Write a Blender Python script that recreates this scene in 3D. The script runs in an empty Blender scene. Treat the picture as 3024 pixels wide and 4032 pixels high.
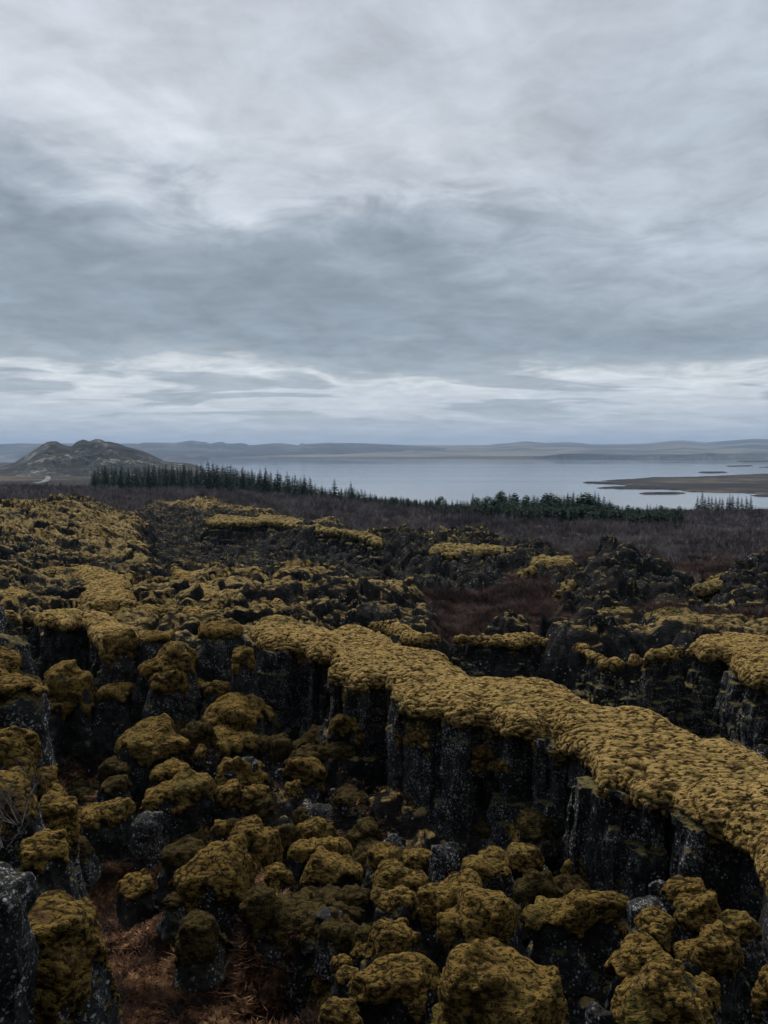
import bpy, math, random
import numpy as np
f32 = np.float32
rng = np.random.default_rng(7)
random.seed(7)
PI = math.pi
scene = bpy.context.scene
col = scene.collection

# ------------------------------------------------------------------ camera
FPX = 3046.0            # focal length in source pixels (3024 x 4032)
TH = math.atan((2016 - 1786) / FPX)      # camera pitched down so that the horizon sits above the middle
def ray(px, py):
    u = (px - 1512) / FPX; v = (py - 2016) / FPX
    return np.array([u, math.cos(TH) - v * math.sin(TH), -math.sin(TH) - v * math.cos(TH)])
def at_z(px, py, z):    # point of the horizontal level z seen in that direction
    d = ray(px, py); t = z / d[2]
    return d * t
def at_y(px, py, Y):
    d = ray(px, py); return d * (Y / d[1])
REG = {1: (0, 1650, 1.0972), 2: (1512, 1650, 1.0972), 3: (0, 2350, 1.508), 4: (1000, 2350, 1.58), 5: (2000, 2350, 1.62),
       6: (0, 3200, 1.58), 7: (1000, 3200, 1.58), 8: (2000, 3200, 1.62), 9: (0, 2200, 1.8433), 10: (2100, 1900, 1.795)}
def S(r, x, y):
    o = REG[r]; return (o[0] + x / o[2], o[1] + y / o[2])

cam_d = bpy.data.cameras.new('camera'); cam = bpy.data.objects.new('camera', cam_d); col.objects.link(cam)
cam.rotation_euler = (PI / 2 - TH, 0, 0)
cam_d.sensor_fit = 'VERTICAL'; cam_d.sensor_height = 36; cam_d.lens = 36 * FPX / 4032
cam_d.clip_start = 0.1; cam_d.clip_end = 60000
scene.camera = cam

# ------------------------------------------------------------------ noise
_p = np.random.default_rng(11).permutation(256).astype(np.int32)
PERM = np.concatenate([_p, _p, _p])
_g = np.random.default_rng(12).normal(size=(256, 3)); _g /= np.linalg.norm(_g, axis=1)[:, None]
GX, GY, GZ = [np.ascontiguousarray(_g[:, i].astype(f32)) for i in range(3)]
def perlin(x, y, z=None, seed=0):
    x = np.asarray(x, f32); y = np.asarray(y, f32)
    if z is None: z = np.full_like(x, 0.37)
    z = np.asarray(z, f32) + f32(seed * 17.31)
    xi = np.floor(x); yi = np.floor(y); zi = np.floor(z)
    fx = x - xi; fy = y - yi; fz = z - zi
    X = xi.astype(np.int32) & 255; Y = yi.astype(np.int32) & 255; Z = zi.astype(np.int32) & 255
    u = fx * fx * fx * (fx * (fx * 6 - 15) + 10); v = fy * fy * fy * (fy * (fy * 6 - 15) + 10); w = fz * fz * fz * (fz * (fz * 6 - 15) + 10)
    out = 0
    for dx in (0, 1):
        A = PERM[X + dx]; wx = u if dx else 1 - u
        for dy in (0, 1):
            B = PERM[A + ((Y + dy) & 255)]; wy = wx * (v if dy else 1 - v)
            for dz in (0, 1):
                H = PERM[B + ((Z + dz) & 255)]
                out = out + wy * (w if dz else 1 - w) * (GX[H] * (fx - dx) + GY[H] * (fy - dy) + GZ[H] * (fz - dz))
    return out * f32(1.6)
def fbm(x, y, z=None, o=4, seed=0, gain=0.5):
    a = 1.0; s = 0; t = 0
    for k in range(o):
        m = 2.03 ** k
        s = s + a * perlin(x * m, y * m, None if z is None else z * m, seed + k * 3); t += a; a *= gain
    return s / t
def hsh(i, j, k=0, seed=0):
    h = (np.asarray(i).astype(np.int64) * 374761393 + np.asarray(j).astype(np.int64) * 668265263 + np.asarray(k).astype(np.int64) * 2147483647 + seed * 1274126177) & 0xffffffff
    h = ((h ^ (h >> 13)) * 1274126177) & 0xffffffff
    h = ((h ^ (h >> 16)) * 2246822519) & 0xffffffff
    return ((h ^ (h >> 13)) & 0xffff).astype(f32) / f32(65535)
def domes(x, y, seed=0, r0=0.5, r1=0.85):
    """rounded pillows of uneven height, 0..1, with sharp creases between"""
    xi = np.floor(x); yi = np.floor(y); best = np.zeros(x.shape, f32)
    for dx in (-1, 0, 1):
        for dy in (-1, 0, 1):
            a = xi + dx; b = yi + dy
            cx = a + 0.15 + 0.7 * hsh(a, b, 1, seed); cy = b + 0.15 + 0.7 * hsh(a, b, 2, seed)
            R = r0 + (r1 - r0) * hsh(a, b, 3, seed); H = 0.35 + 0.65 * hsh(a, b, 4, seed)
            q = 1 - ((x - cx) ** 2 + (y - cy) ** 2) / (R * R)
            best = np.maximum(best, H * np.sqrt(np.maximum(q, 0)).astype(f32))
    return best
def cells(x, y, seed=0):
    """F2-F1 and the id of the nearest cell"""
    xi = np.floor(x); yi = np.floor(y); f1 = np.full(x.shape, 9, f32); f2 = f1.copy(); ida = np.zeros(x.shape, f32); idb = ida.copy()
    for dx in (-1, 0, 1):
        for dy in (-1, 0, 1):
            a = xi + dx; b = yi + dy
            d = np.sqrt((x - a - hsh(a, b, 1, seed)) ** 2 + (y - b - hsh(a, b, 2, seed)) ** 2).astype(f32)
            n = d < f1
            f2 = np.where(n, f1, np.minimum(f2, d)); f1 = np.where(n, d, f1)
            ida = np.where(n, a, ida); idb = np.where(n, b, idb)
    return f2 - f1, ida, idb
def sst(a, b, x):
    t = np.clip((x - a) / (b - a), 0, 1); return t * t * (3 - 2 * t)

# ------------------------------------------------------------------ meshes
def mesh_np(name, V, Fc, mat, parent=None, smooth=True, attrs=None):
    """one mesh object from arrays; faces all quads or all triangles"""
    V = np.asarray(V, f32); Fc = np.asarray(Fc, np.int32); k = Fc.shape[1]
    me = bpy.data.meshes.new(name)
    me.vertices.add(len(V)); me.vertices.foreach_set('co', V.ravel())
    me.loops.add(Fc.size); me.loops.foreach_set('vertex_index', Fc.ravel())
    me.polygons.add(len(Fc)); me.polygons.foreach_set('loop_start', np.arange(0, Fc.size, k, dtype=np.int32))
    me.polygons.foreach_set('loop_total', np.full(len(Fc), k, np.int32))
    me.update(calc_edges=True)
    me.polygons.foreach_set('use_smooth', np.full(len(Fc), smooth, bool))
    for an, av in (attrs or {}).items():
        at = me.attributes.new(an, 'FLOAT', 'POINT'); at.data.foreach_set('value', np.asarray(av, f32))
    me.materials.append(mat)
    o = bpy.data.objects.new(name, me); col.objects.link(o)
    if parent is not None: o.parent = parent
    return o
def grid_faces(n, m):   # vertex (i,j) -> i*m+j
    i = np.arange(n - 1)[:, None]; j = np.arange(m - 1)[None, :]
    a = (i * m + j).ravel()
    return np.stack([a, a + m, a + m + 1, a + 1], 1)
def thing(name, label, cat, loc=(0, 0, 0), group=None):
    o = bpy.data.objects.new(name, None); o.empty_display_size = 0.3; col.objects.link(o); o.location = loc
    o['label'] = label; o['category'] = cat
    if group: o['group'] = group
    return o
def tag(o, label, cat, group=None):
    o['label'] = label; o['category'] = cat
    if group: o['group'] = group
    return o
def snets(F, h, org):
    """naive surface nets of F<0"""
    s = F < 0
    c = np.zeros(tuple(n - 1 for n in F.shape), np.int8)
    for a in (0, 1):
        for b in (0, 1):
            for d in (0, 1):
                c += s[a:F.shape[0] - 1 + a, b:F.shape[1] - 1 + b, d:F.shape[2] - 1 + d]
    act = (c > 0) & (c < 8); I = np.argwhere(act)
    ids = np.full(c.shape, -1, np.int32); ids[act] = np.arange(len(I), dtype=np.int32)
    i, j, k = I[:, 0], I[:, 1], I[:, 2]
    cor = [(a, b, d) for a in (0, 1) for b in (0, 1) for d in (0, 1)]
    val = {q: F[i + q[0], j + q[1], k + q[2]] for q in cor}
    acc = np.zeros((len(I), 3), f32); cnt = np.zeros(len(I), f32)
    for q in cor:
        for ax in range(3):
            if q[ax] == 0:
                r = list(q); r[ax] = 1; r = tuple(r)
                A, B = val[q], val[r]; m = (A < 0) != (B < 0)
                t = np.where(m, A / np.where(m, A - B, 1), 0)
                for e in range(3):
                    acc[:, e] += np.where(m, q[e] + (t if e == ax else 0), 0)
                cnt += m
    V = (I + acc / cnt[:, None]) * h + np.array(org, f32)
    quads = []
    for ax in range(3):
        sl0 = [slice(1, n - 1) for n in F.shape]; sl1 = list(sl0)
        sl0[ax] = slice(0, F.shape[ax] - 1); sl1[ax] = slice(1, F.shape[ax])
        s0 = s[tuple(sl0)]; s1 = s[tuple(sl1)]
        E = np.argwhere(s0 != s1); fl = s0[E[:, 0], E[:, 1], E[:, 2]]
        off = np.array([1, 1, 1]); off[ax] = 0; E = E + off
        b, d = [(1, 2), (2, 0), (0, 1)][ax]
        def cid(db, dd):
            e = E.copy(); e[:, b] += db; e[:, d] += dd
            return ids[e[:, 0], e[:, 1], e[:, 2]]
        Q = np.stack([cid(-1, -1), cid(0, -1), cid(0, 0), cid(-1, 0)], 1)
        Q[~fl] = Q[~fl][:, ::-1]
        quads.append(Q)
    return V.astype(f32), np.concatenate(quads), I
def vnormals(V, Q):
    a = V[Q[:, 2]] - V[Q[:, 0]]; b = V[Q[:, 3]] - V[Q[:, 1]]
    n = np.cross(a, b).astype(f32); N = np.zeros_like(V)
    for c in range(4):
        for e in range(3): N[:, e] += np.bincount(Q[:, c], n[:, e], len(V)).astype(f32)
    return N / (np.linalg.norm(N, axis=1)[:, None] + 1e-9)
def submesh(V, Q, mask):
    q = Q[mask]; u, inv = np.unique(q.ravel(), return_inverse=True)
    return V[u], inv.reshape(q.shape)
def band_add(F, ax_x, ax_y, ax_z, band, fn):
    idx = np.nonzero(np.abs(F) < band)
    F[idx] += fn(ax_x[idx[0]], ax_y[idx[1]], ax_z[idx[2]]).astype(f32)
def rock_moss_object(root, M, R, h, org, moss_mat, rock_mat, fine=1.0, relax=0.0, moss_name='moss', rock_name='rock', tuft=1.0, tamp=1.0):
    F = np.minimum(M, R)
    F[0], F[-1] = 1, 1; F[:, 0], F[:, -1] = 1, 1; F[:, :, -1] = 1; F[:, :, 0] = 1
    V, Q, I = snets(F, h, org)
    if len(V) == 0: return
    D = (M - R)[I[:, 0], I[:, 1], I[:, 2]]
    N = vnormals(V, Q)
    ism = D < 0
    x, y, z = V[:, 0], V[:, 1], V[:, 2]
    lm = max(0.15, h * 3.2)
    # moss: soft lapped tufts; rock: pitted lava
    l2 = max(.26 * tuft, h * 4.2); wy = y + .5 * l2 * perlin(x / (l2 * 2), y / (l2 * 2), z / (l2 * 2), 13)
    t1 = np.abs(perlin(x / (l2 * 1.9), wy / l2, (z + .4 * wy) / (l2 * .75), 9)); t2 = np.abs(perlin(x / (lm * 1.6), wy / lm, z / (lm * .8), 3))
    nm = t1 * .45 * l2 * tamp + t2 * .30 * lm * tamp
    pile = np.clip(t1 * 1.9 + t2 * .9 + .12 * perlin(x / 1.5, y / 1.5, z / 1.5, 14), 0, 1)
    lr = max(0.13, h * 3)
    nr = np.abs(perlin(x / lr, y / lr, z / (lr * 2.2), 5)) * -0.40 * lr + fbm(x / (lr * 4), y / (lr * 4), z / (lr * 7), 2, 6) * 0.9 * lr
    V = V + N * (np.where(ism, nm, nr) * fine)[:, None]
    fm = ism[Q].sum(1) >= 2
    if fm.any():
        v, q = submesh(V, Q, fm)
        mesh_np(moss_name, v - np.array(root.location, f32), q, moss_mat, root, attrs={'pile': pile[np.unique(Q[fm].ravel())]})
    if (~fm).any():
        v, q = submesh(V, Q, ~fm)
        mesh_np(rock_name, v - np.array(root.location, f32), q, rock_mat, root)

def poly_sdf(P, X, Y):
    """signed distance to polygon P over points X, Y (negative inside)"""
    d2 = np.full(X.shape, 1e9, f32); ins = np.zeros(X.shape, bool)
    n = len(P)
    for i in range(n):
        ax, ay = P[i]; bx, by = P[(i + 1) % n]
        ex, ey = bx - ax, by - ay; wx, wy = X - ax, Y - ay
        t = np.clip((wx * ex + wy * ey) / (ex * ex + ey * ey + 1e-9), 0, 1)
        d2 = np.minimum(d2, (wx - ex * t) ** 2 + (wy - ey * t) ** 2)
        if ay != by:
            c = ((ay > Y) != (by > Y)) & (X < (bx - ax) * (Y - ay) / (by - ay) + ax)
            ins ^= c
    d = np.sqrt(d2)
    return np.where(ins, -d, d).astype(f32)
# ------------------------------------------------------------------ node helpers
class NT:
    def __init__(s, tree): s.t = tree; s.N = tree.nodes; s.L = tree.links
    def new(s, ty, **kw):
        n = s.N.new(ty)
        for k, v in kw.items(): setattr(n, k, v)
        return n
    def put(s, sock, v):
        if v is None: return
        if isinstance(v, bpy.types.NodeSocket): s.L.new(v, sock)
        else:
            if hasattr(sock.default_value, '__len__') and not isinstance(v, (tuple, list)): v = (v,) * len(sock.default_value)
            if hasattr(sock.default_value, '__len__') and len(sock.default_value) == 4 and len(v) == 3: v = (*v, 1)
            sock.default_value = v
    def m(s, op, a, b=None, c=None, clamp=False):
        n = s.new('ShaderNodeMath', operation=op, use_clamp=clamp)
        s.put(n.inputs[0], a); s.put(n.inputs[1], b); s.put(n.inputs[2], c); return n.outputs[0]
    def noise(s, vec, scale, detail=4, rough=0.55, dist=0.0, lac=2.0):
        n = s.new('ShaderNodeTexNoise'); s.put(n.inputs['Vector'], vec); n.inputs['Scale'].default_value = scale
        n.inputs['Detail'].default_value = detail; n.inputs['Roughness'].default_value = rough; n.inputs['Distortion'].default_value = dist
        n.inputs['Lacunarity'].default_value = lac
        return n.outputs['Fac']
    def voro(s, vec, scale, feat='F1', rand=1.0, out='Distance'):
        n = s.new('ShaderNodeTexVoronoi', feature=feat); s.put(n.inputs['Vector'], vec); n.inputs['Scale'].default_value = scale
        n.inputs['Randomness'].default_value = rand; return n.outputs[out]
    def map(s, v, a, b, c=0.0, d=1.0, smooth=True):
        n = s.new('ShaderNodeMapRange', interpolation_type='SMOOTHSTEP' if smooth else 'LINEAR')
        s.put(n.inputs[0], v); s.put(n.inputs[1], a); s.put(n.inputs[2], b); s.put(n.inputs[3], c); s.put(n.inputs[4], d); return n.outputs[0]
    def mix(s, f, a, b):
        n = s.new('ShaderNodeMix', data_type='RGBA'); s.put(n.inputs[0], f); s.put(n.inputs[6], a); s.put(n.inputs[7], b); return n.outputs[2]
    def vec(s, v, scale=(1, 1, 1), loc=(0, 0, 0), rot=(0, 0, 0)):
        n = s.new('ShaderNodeMapping'); s.put(n.inputs[0], v); n.inputs['Scale'].default_value = scale; n.inputs['Location'].default_value = loc
        n.inputs['Rotation'].default_value = rot; return n.outputs[0]
    def ramp(s, f, stops):
        n = s.new('ShaderNodeValToRGB'); s.put(n.inputs[0], f); e = n.color_ramp.elements
        for k, (p, c) in enumerate(stops):
            q = e[k] if k < 2 else e.new(p)
            q.position = p; q.color = (*c, 1) if len(c) == 3 else c
        return n.outputs[0]
    def bump(s, hgt, dist, strength=1.0, normal=None):
        n = s.new('ShaderNodeBump'); s.put(n.inputs['Height'], hgt); n.inputs['Distance'].default_value = dist
        n.inputs['Strength'].default_value = strength; s.put(n.inputs['Normal'], normal); return n.outputs[0]
def new_mat(name):
    mt = bpy.data.materials.new(name); mt.use_nodes = True; mt.node_tree.nodes.clear()
    n = NT(mt.node_tree); out = n.new('ShaderNodeOutputMaterial'); b = n.new('ShaderNodeBsdfPrincipled')
    n.L.new(b.outputs[0], out.inputs[0]); b.inputs['Specular IOR Level'].default_value = 0.25
    geo = n.new('ShaderNodeNewGeometry')
    return mt, n, b, geo
def moss_color(n, P, sc=1.0, lo=(.06, .040, .011), mid=(.205, .125, .033), hi=(.62, .405, .14), pile=False, hs=10, st=(.55, 1, 1.25)):
    big = n.noise(P, 0.35 * sc, 3); med = n.noise(P, 2.2 * sc, 4); fin = n.noise(P, 15 * sc, 3, 0.7)
    f = n.m('ADD', n.m('MULTIPLY', fin, 0.9), n.m('ADD', n.m('MULTIPLY', med, 0.7), n.m('MULTIPLY', big, 0.5)))
    c = n.ramp(n.m('SUBTRACT', f, 0.55), [(0.22, lo), (0.48, mid), (0.78, hi)])
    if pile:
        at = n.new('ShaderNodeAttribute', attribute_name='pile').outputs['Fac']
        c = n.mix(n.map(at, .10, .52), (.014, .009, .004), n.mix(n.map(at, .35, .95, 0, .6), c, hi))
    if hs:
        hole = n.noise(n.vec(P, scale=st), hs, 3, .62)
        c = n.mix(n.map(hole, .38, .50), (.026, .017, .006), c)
    g = n.map(n.noise(P, 0.7 * sc, 3), 0.55, 0.75)
    c = n.mix(n.m('MULTIPLY', g, 0.45), c, (.10, .095, .028))
    r = n.map(n.noise(n.vec(P, loc=(7, 3, 1)), 1.6 * sc, 5, 0.65), 0.58, 0.72)
    return n.mix(n.m('MULTIPLY', r, 0.65), c, (.10, .052, .028)), fin
def moss_bump(n, P, amt=1.0, scale=9.0):
    a = n.noise(n.vec(P, scale=(.7, 1, 1.3)), scale, 3, 0.6); b = n.noise(P, scale * 5, 3, 0.7)
    ridged = n.m('ABSOLUTE', n.m('SUBTRACT', a, 0.5))
    h = n.m('ADD', n.m('MULTIPLY', ridged, 2.4), n.m('MULTIPLY', b, 0.6))
    return h
def mat_moss(name='moss', scale=7.0, sc=1.0, dist=0.10, **kw):
    mt, n, b, g = new_mat(name); P = g.outputs['Position']
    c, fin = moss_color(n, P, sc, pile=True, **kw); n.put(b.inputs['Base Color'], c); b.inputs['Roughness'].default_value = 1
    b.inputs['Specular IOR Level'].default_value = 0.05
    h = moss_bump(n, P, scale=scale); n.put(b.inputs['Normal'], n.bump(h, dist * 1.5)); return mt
def rock_color(n, P, lichen=0.5, sc=1.0):
    big = n.noise(n.vec(P, scale=(1, 1, .35)), 1.1 * sc, 4); med = n.noise(P, 7 * sc, 5, 0.65)
    c = n.ramp(n.m('ADD', n.m('MULTIPLY', big, .5), n.m('MULTIPLY', med, .5)), [(.36, (.0025, .0025, .0026)), (.50, (.017, .0163, .0155)), (.68, (.066, .061, .056))])
    tint = n.map(n.noise(P, .8 * sc, 3), .5, .65); c = n.mix(n.m('MULTIPLY', tint, .4), c, (.035, .027, .018))
    # lichen: crusts of three sizes, thick in places and absent in others
    where = n.map(n.noise(n.vec(P, loc=(3, 9, 4), scale=(1, 1, .6)), 1.3 * sc, 5, .68), .60 - lichen * .22, .72 - lichen * .22)
    grain = n.noise(P, 17 * sc, 5, .75)
    crust = n.map(grain, .54, .60)
    c = n.mix(n.m('MULTIPLY', where, .35), c, (.022, .020, .018)); c = n.mix(n.m('MULTIPLY', n.m('MULTIPLY', crust, where), .9), c, n.mix(n.map(n.noise(P, 3 * sc, 3), .4, .6), (.10, .094, .088), (.52, .51, .49)))
    v = n.voro(n.vec(P, loc=(1, 1, 5)), 9 * sc, 'F1'); spot = n.m('MULTIPLY', n.map(n.m('ADD', v, n.m('MULTIPLY', grain, .35)), .42, .33), n.map(n.noise(P, 2.0 * sc, 3), .54 - lichen * .08, .66 - lichen * .08))
    c = n.mix(n.m('MULTIPLY', spot, .95), c, (.52, .53, .52))
    gr = n.map(n.noise(n.vec(P, loc=(8, 2, 6)), 3.2 * sc, 5, .7), .60, .68)
    c = n.mix(n.m('MULTIPLY', gr, .6), c, (.05, .075, .065))
    return c, med, grain
def add_ledge_moss(n, c, P, nz, lo=.5, hi=.75, sc=1.0):
    mc, _ = moss_color(n, P, sc, lo=(.05, .04, .012), mid=(.12, .092, .028), hi=(.22, .165, .055))
    f = n.map(n.m('ADD', nz, n.m('MULTIPLY', n.m('SUBTRACT', n.noise(P, 3 * sc, 4, .7), .5), 1.1)), lo, hi)
    return n.mix(f, c, mc), f
_rocks = {}
def mat_rock(lichen=0.5, sc=1.0, ledge=(.5, .75)):
    key = (round(lichen, 2), sc, ledge)
    if key in _rocks: return _rocks[key]
    mt, n, b, g = new_mat('lava_rock'); P = g.outputs['Position']
    c, med, grain = rock_color(n, P, lichen, sc)
    sep = n.new('ShaderNodeSeparateXYZ'); n.L.new(g.outputs['Normal'], sep.inputs[0])
    c, f = add_ledge_moss(n, c, P, sep.outputs[2], *ledge, sc)
    n.put(b.inputs['Base Color'], c); b.inputs['Roughness'].default_value = .95
    v = n.voro(P, 6 * sc, 'F1')
    h = n.m('ADD', n.m('MULTIPLY', med, 1.2), n.m('ADD', n.m('MULTIPLY', grain, .9), n.m('MULTIPLY', v, .5)))
    n.put(b.inputs['Normal'], n.bump(h, .09)); _rocks[key] = mt; return mt
def mat_ground():
    mt, n, b, g = new_mat('ground'); P = g.outputs['Position']
    def attr(nm):
        a = n.new('ShaderNodeAttribute', attribute_name=nm); return a.outputs['Fac']
    am, ash, dist, cov = attr('moss'), attr('shrub'), attr('far'), attr('cover')
    sep = n.new('ShaderNodeSeparateXYZ'); n.L.new(g.outputs['Normal'], sep.inputs[0]); nz = sep.outputs[2]
    rk, med, grain = rock_color(n, P, .25, .55)
    mc, _ = moss_color(n, P, .45, lo=(.045, .033, .012), mid=(.165, .108, .036), hi=(.45, .315, .12), pile=True, hs=4.5)
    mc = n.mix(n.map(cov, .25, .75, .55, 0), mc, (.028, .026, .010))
    mm = n.map(n.m('ADD', nz, n.m('MULTIPLY', n.m('SUBTRACT', n.noise(P, 1.1, 5, .7), .5), 1.1)), n.m('SUBTRACT', .98, n.m('MULTIPLY', cov, .42)), n.m('SUBTRACT', 1.12, n.m('MULTIPLY', cov, .36)))
    lava = n.mix(mm, rk, mc)
    hn = n.noise(P, 3.0, 5, .75); hb = n.noise(P, .16, 4, .6)
    heath = n.ramp(n.m('ADD', n.m('MULTIPLY', hn, .6), n.m('MULTIPLY', hb, .4)), [(.38, (.007, .0045, .004)), (.49, (.024, .013, .010)), (.57, (.060, .033, .022)), (.68, (.15, .105, .07))])
    sh = n.ramp(n.m('ADD', n.m('MULTIPLY', n.noise(P, .8, 5, .75), .6), n.m('MULTIPLY', n.noise(P, .05, 4), .4)), [(.3, (.026, .021, .022)), (.55, (.058, .046, .045)), (.66, (.17, .13, .10))])
    jig = n.m('MULTIPLY', n.m('SUBTRACT', n.noise(P, .5, 6, .7), .5), 1.3)
    low = n.mix(n.map(n.m('ADD', ash, jig), .35, .65), heath, sh)
    c = n.mix(n.map(n.m('ADD', am, jig), .35, .62), low, lava)
    # far lowland: straw grass and scrub in patches
    fp = n.noise(n.vec(P, scale=(.35, 1, 1)), .011, 6, .7)
    far = n.ramp(fp, [(.40, (.022, .019, .020)), (.52, (.045, .036, .032)), (.60, (.12, .095, .06)), (.70, (.05, .045, .03))])
    c = n.mix(dist, c, far)
    n.put(b.inputs['Base Color'], c); b.inputs['Roughness'].default_value = 1; b.inputs['Specular IOR Level'].default_value = .1
    h = n.m('ADD', moss_bump(n, P, scale=4.0), n.m('MULTIPLY', grain, .8))
    n.put(b.inputs['Normal'], n.bump(h, .16)); return mt
def mat_simple(name, stops, scale, detail=4, rough=.9, bump=0.0, spec=.2, stretch=(1, 1, 1), bscale=None):
    mt, n, b, g = new_mat(name); P = n.vec(g.outputs['Position'], scale=stretch)
    f = n.noise(P, scale, detail, .65)
    n.put(b.inputs['Base Color'], n.ramp(f, stops)); b.inputs['Roughness'].default_value = rough; b.inputs['Specular IOR Level'].default_value = spec
    if bump: n.put(b.inputs['Normal'], n.bump(n.noise(P, bscale or scale * 3, 5, .7), bump))
    return mt
MOSS = mat_moss('moss')
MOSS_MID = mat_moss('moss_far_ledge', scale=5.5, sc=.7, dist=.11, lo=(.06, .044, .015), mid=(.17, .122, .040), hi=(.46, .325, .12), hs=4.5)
MOSS_LOW = mat_moss('moss_gorge_shaded', sc=1.3, hs=15, st=(.85, 1, 1.1), scale=11, dist=.06, lo=(.030, .020, .006), mid=(.095, .058, .014), hi=(.34, .21, .055))  # browner moss, darkened so the gorge's shade is put into its colour
MOSS_DARK = mat_moss('moss_deep_shade', sc=1.3, hs=15, st=(.85, 1, 1.1), scale=11, dist=.06, lo=(.014, .011, .004), mid=(.040, .028, .009), hi=(.11, .076, .024))  # still darker copy for dim boulders: shade at the gorge bottom painted in
GROUND = mat_ground()
# ------------------------------------------------------------------ world, sun
SUN_EL, SUN_AZ = math.radians(50), math.radians(-28)     # azimuth from +Y towards +X
w = bpy.data.worlds.new('World'); scene.world = w; w.use_nodes = True
n = NT(w.node_tree); w.node_tree.nodes.clear()
out = n.new('ShaderNodeOutputWorld'); bg = n.new('ShaderNodeBackground'); n.L.new(bg.outputs[0], out.inputs[0])
sky = n.new('ShaderNodeTexSky', sky_type='NISHITA', sun_disc=False, sun_elevation=SUN_EL, sun_rotation=SUN_AZ)
tc = n.new('ShaderNodeTexCoord'); D = tc.outputs['Generated']
sep = n.new('ShaderNodeSeparateXYZ'); n.L.new(D, sep.inputs[0]); dx, dy, dz = sep.outputs
az = n.m('DIVIDE', dx, n.m('MAXIMUM', dy, .05))                      # sideways position in front of the viewer
el = n.m('MAXIMUM', dz, 0.0)
inv = n.m('DIVIDE', 1.0, n.m('ADD', el, .11))
cp = n.new('ShaderNodeCombineXYZ'); n.put(cp.inputs[0], n.m('MULTIPLY', dx, inv)); n.put(cp.inputs[1], n.m('MULTIPLY', dy, inv)); n.put(cp.inputs[2], .7)
CP = cp.outputs[0]                                                   # a flat cloud deck seen in perspective
n1 = n.noise(CP, 1.05, 6, .55, .4); n2 = n.noise(n.vec(CP, loc=(4, 2, 0)), 2.6, 6, .56, .8); n3 = n.noise(n.vec(CP, loc=(9, 5, 0), scale=(.55, 1.0, 1)), 1.6, 4, .55, .6)
# elevation warped by the big noise gives the layered decks their ragged edges
band = n.m('MULTIPLY', n.m('MINIMUM', el, .32), .26)
warp = n.m('MULTIPLY', n.m('SUBTRACT', n1, .5), n.m('ADD', .035, n.m('MULTIPLY', band, 2.6)))
warp2 = n.m('MULTIPLY', n.m('SUBTRACT', n2, .5), n.m('ADD', .014, n.m('MULTIPLY', band, 1.6)))
tilt = n.m('MULTIPLY', az, n.m('MULTIPLY', n.m('MAXIMUM', n.m('SUBTRACT', el, .10), 0.0), .62))
e = n.m('ADD', n.m('ADD', el, tilt), n.m('ADD', warp, warp2))
c = n.ramp(n.m('MULTIPLY', e, 2.0), [
    (0.00, (.30, .36, .45)), (.045, (.38, .435, .51)), (.085, (.46, .51, .57)), (.13, (.52, .56, .61)), (.165, (.55, .59, .63)),
    (.19, (.62, .65, .675)), (.22, (.34, .39, .435)), (.27, (.235, .282, .328)), (.37, (.218, .262, .306)), (.47, (.245, .290, .335)), (.54, (.32, .364, .415)),
    (.60, (.455, .495, .545)), (.74, (.50, .53, .575)), (.86, (.46, .495, .545)), (1.0, (.44, .475, .525))])
# the dark bank fades to the right, where the deck is thin and even
right = n.m('MULTIPLY', n.map(n.m('ADD', az, n.m('MULTIPLY', n.m('SUBTRACT', n1, .5), .5)), -.05, .42), n.m('MULTIPLY', n.map(el, .12, .2), n.map(el, .5, .34)))
c = n.mix(n.m('MULTIPLY', right, .75), c, (.38, .43, .49))
# dull right edge high up
c = n.mix(n.m('MULTIPLY', n.m('MULTIPLY', n.map(az, .2, .55), n.map(el, .25, .45)), .45), c, (.33, .38, .43))
# thin grey bars laid over the bright gap
bars = n.map(n3, .475, .56); bm = n.m('MULTIPLY', n.map(el, .02, .06), n.map(el, .135, .09))
c = n.mix(n.m('MULTIPLY', n.m('MULTIPLY', bars, bm), .85), c, (.31, .36, .405))
# soft billows everywhere
bil = n.m('ADD', n.m('MULTIPLY', n.m('SUBTRACT', n2, .5), .85), n.m('MULTIPLY', n.m('SUBTRACT', n.noise(n.vec(CP, loc=(2, 7, 1)), 5.5, 6, .62, .4), .5), .65))
gain = n.m('ADD', 1.0, n.m('MULTIPLY', bil, n.map(el, .0, .14, .4, .92)))
hs = n.new('ShaderNodeVectorMath', operation='SCALE'); n.put(hs.inputs[0], c); n.put(hs.inputs['Scale'], n.m('MULTIPLY', gain, n.m('MULTIPLY', n.m('MULTIPLY', n.map(dy, -.5, .45, .30, 1.0), n.map(el, .5, .85, 1.0, 3.2)), 7.4))); cl = hs.outputs[0]
mx = n.mix(.97, sky.outputs[0], cl)
n.put(bg.inputs[0], mx); bg.inputs[1].default_value = .1
ld = bpy.data.lights.new('sun', 'SUN'); ld.energy = 1.5; ld.angle = math.radians(12); ld.color = (1, .965, .91)
lo = bpy.data.objects.new('sun', ld); col.objects.link(lo)
lo.rotation_euler = (PI / 2 - SUN_EL, 0, -SUN_AZ + PI) if False else (0, 0, 0)
import mathutils
sd = mathutils.Vector((math.sin(SUN_AZ) * math.cos(SUN_EL), math.cos(SUN_AZ) * math.cos(SUN_EL), math.sin(SUN_EL)))
lo.rotation_euler = sd.to_track_quat('Z', 'Y').to_euler()
vs = scene.view_settings; vs.view_transform = 'Standard'; vs.look = 'None'; vs.exposure = 0.72; vs.gamma = 1.0
scene.render.engine = 'CYCLES'
scene.cycles.max_bounces = 4; scene.cycles.diffuse_bounces = 2; scene.cycles.glossy_bounces = 2; scene.cycles.volume_bounces = 0
scene.cycles.use_adaptive_sampling = True; scene.cycles.adaptive_threshold = .015
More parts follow.
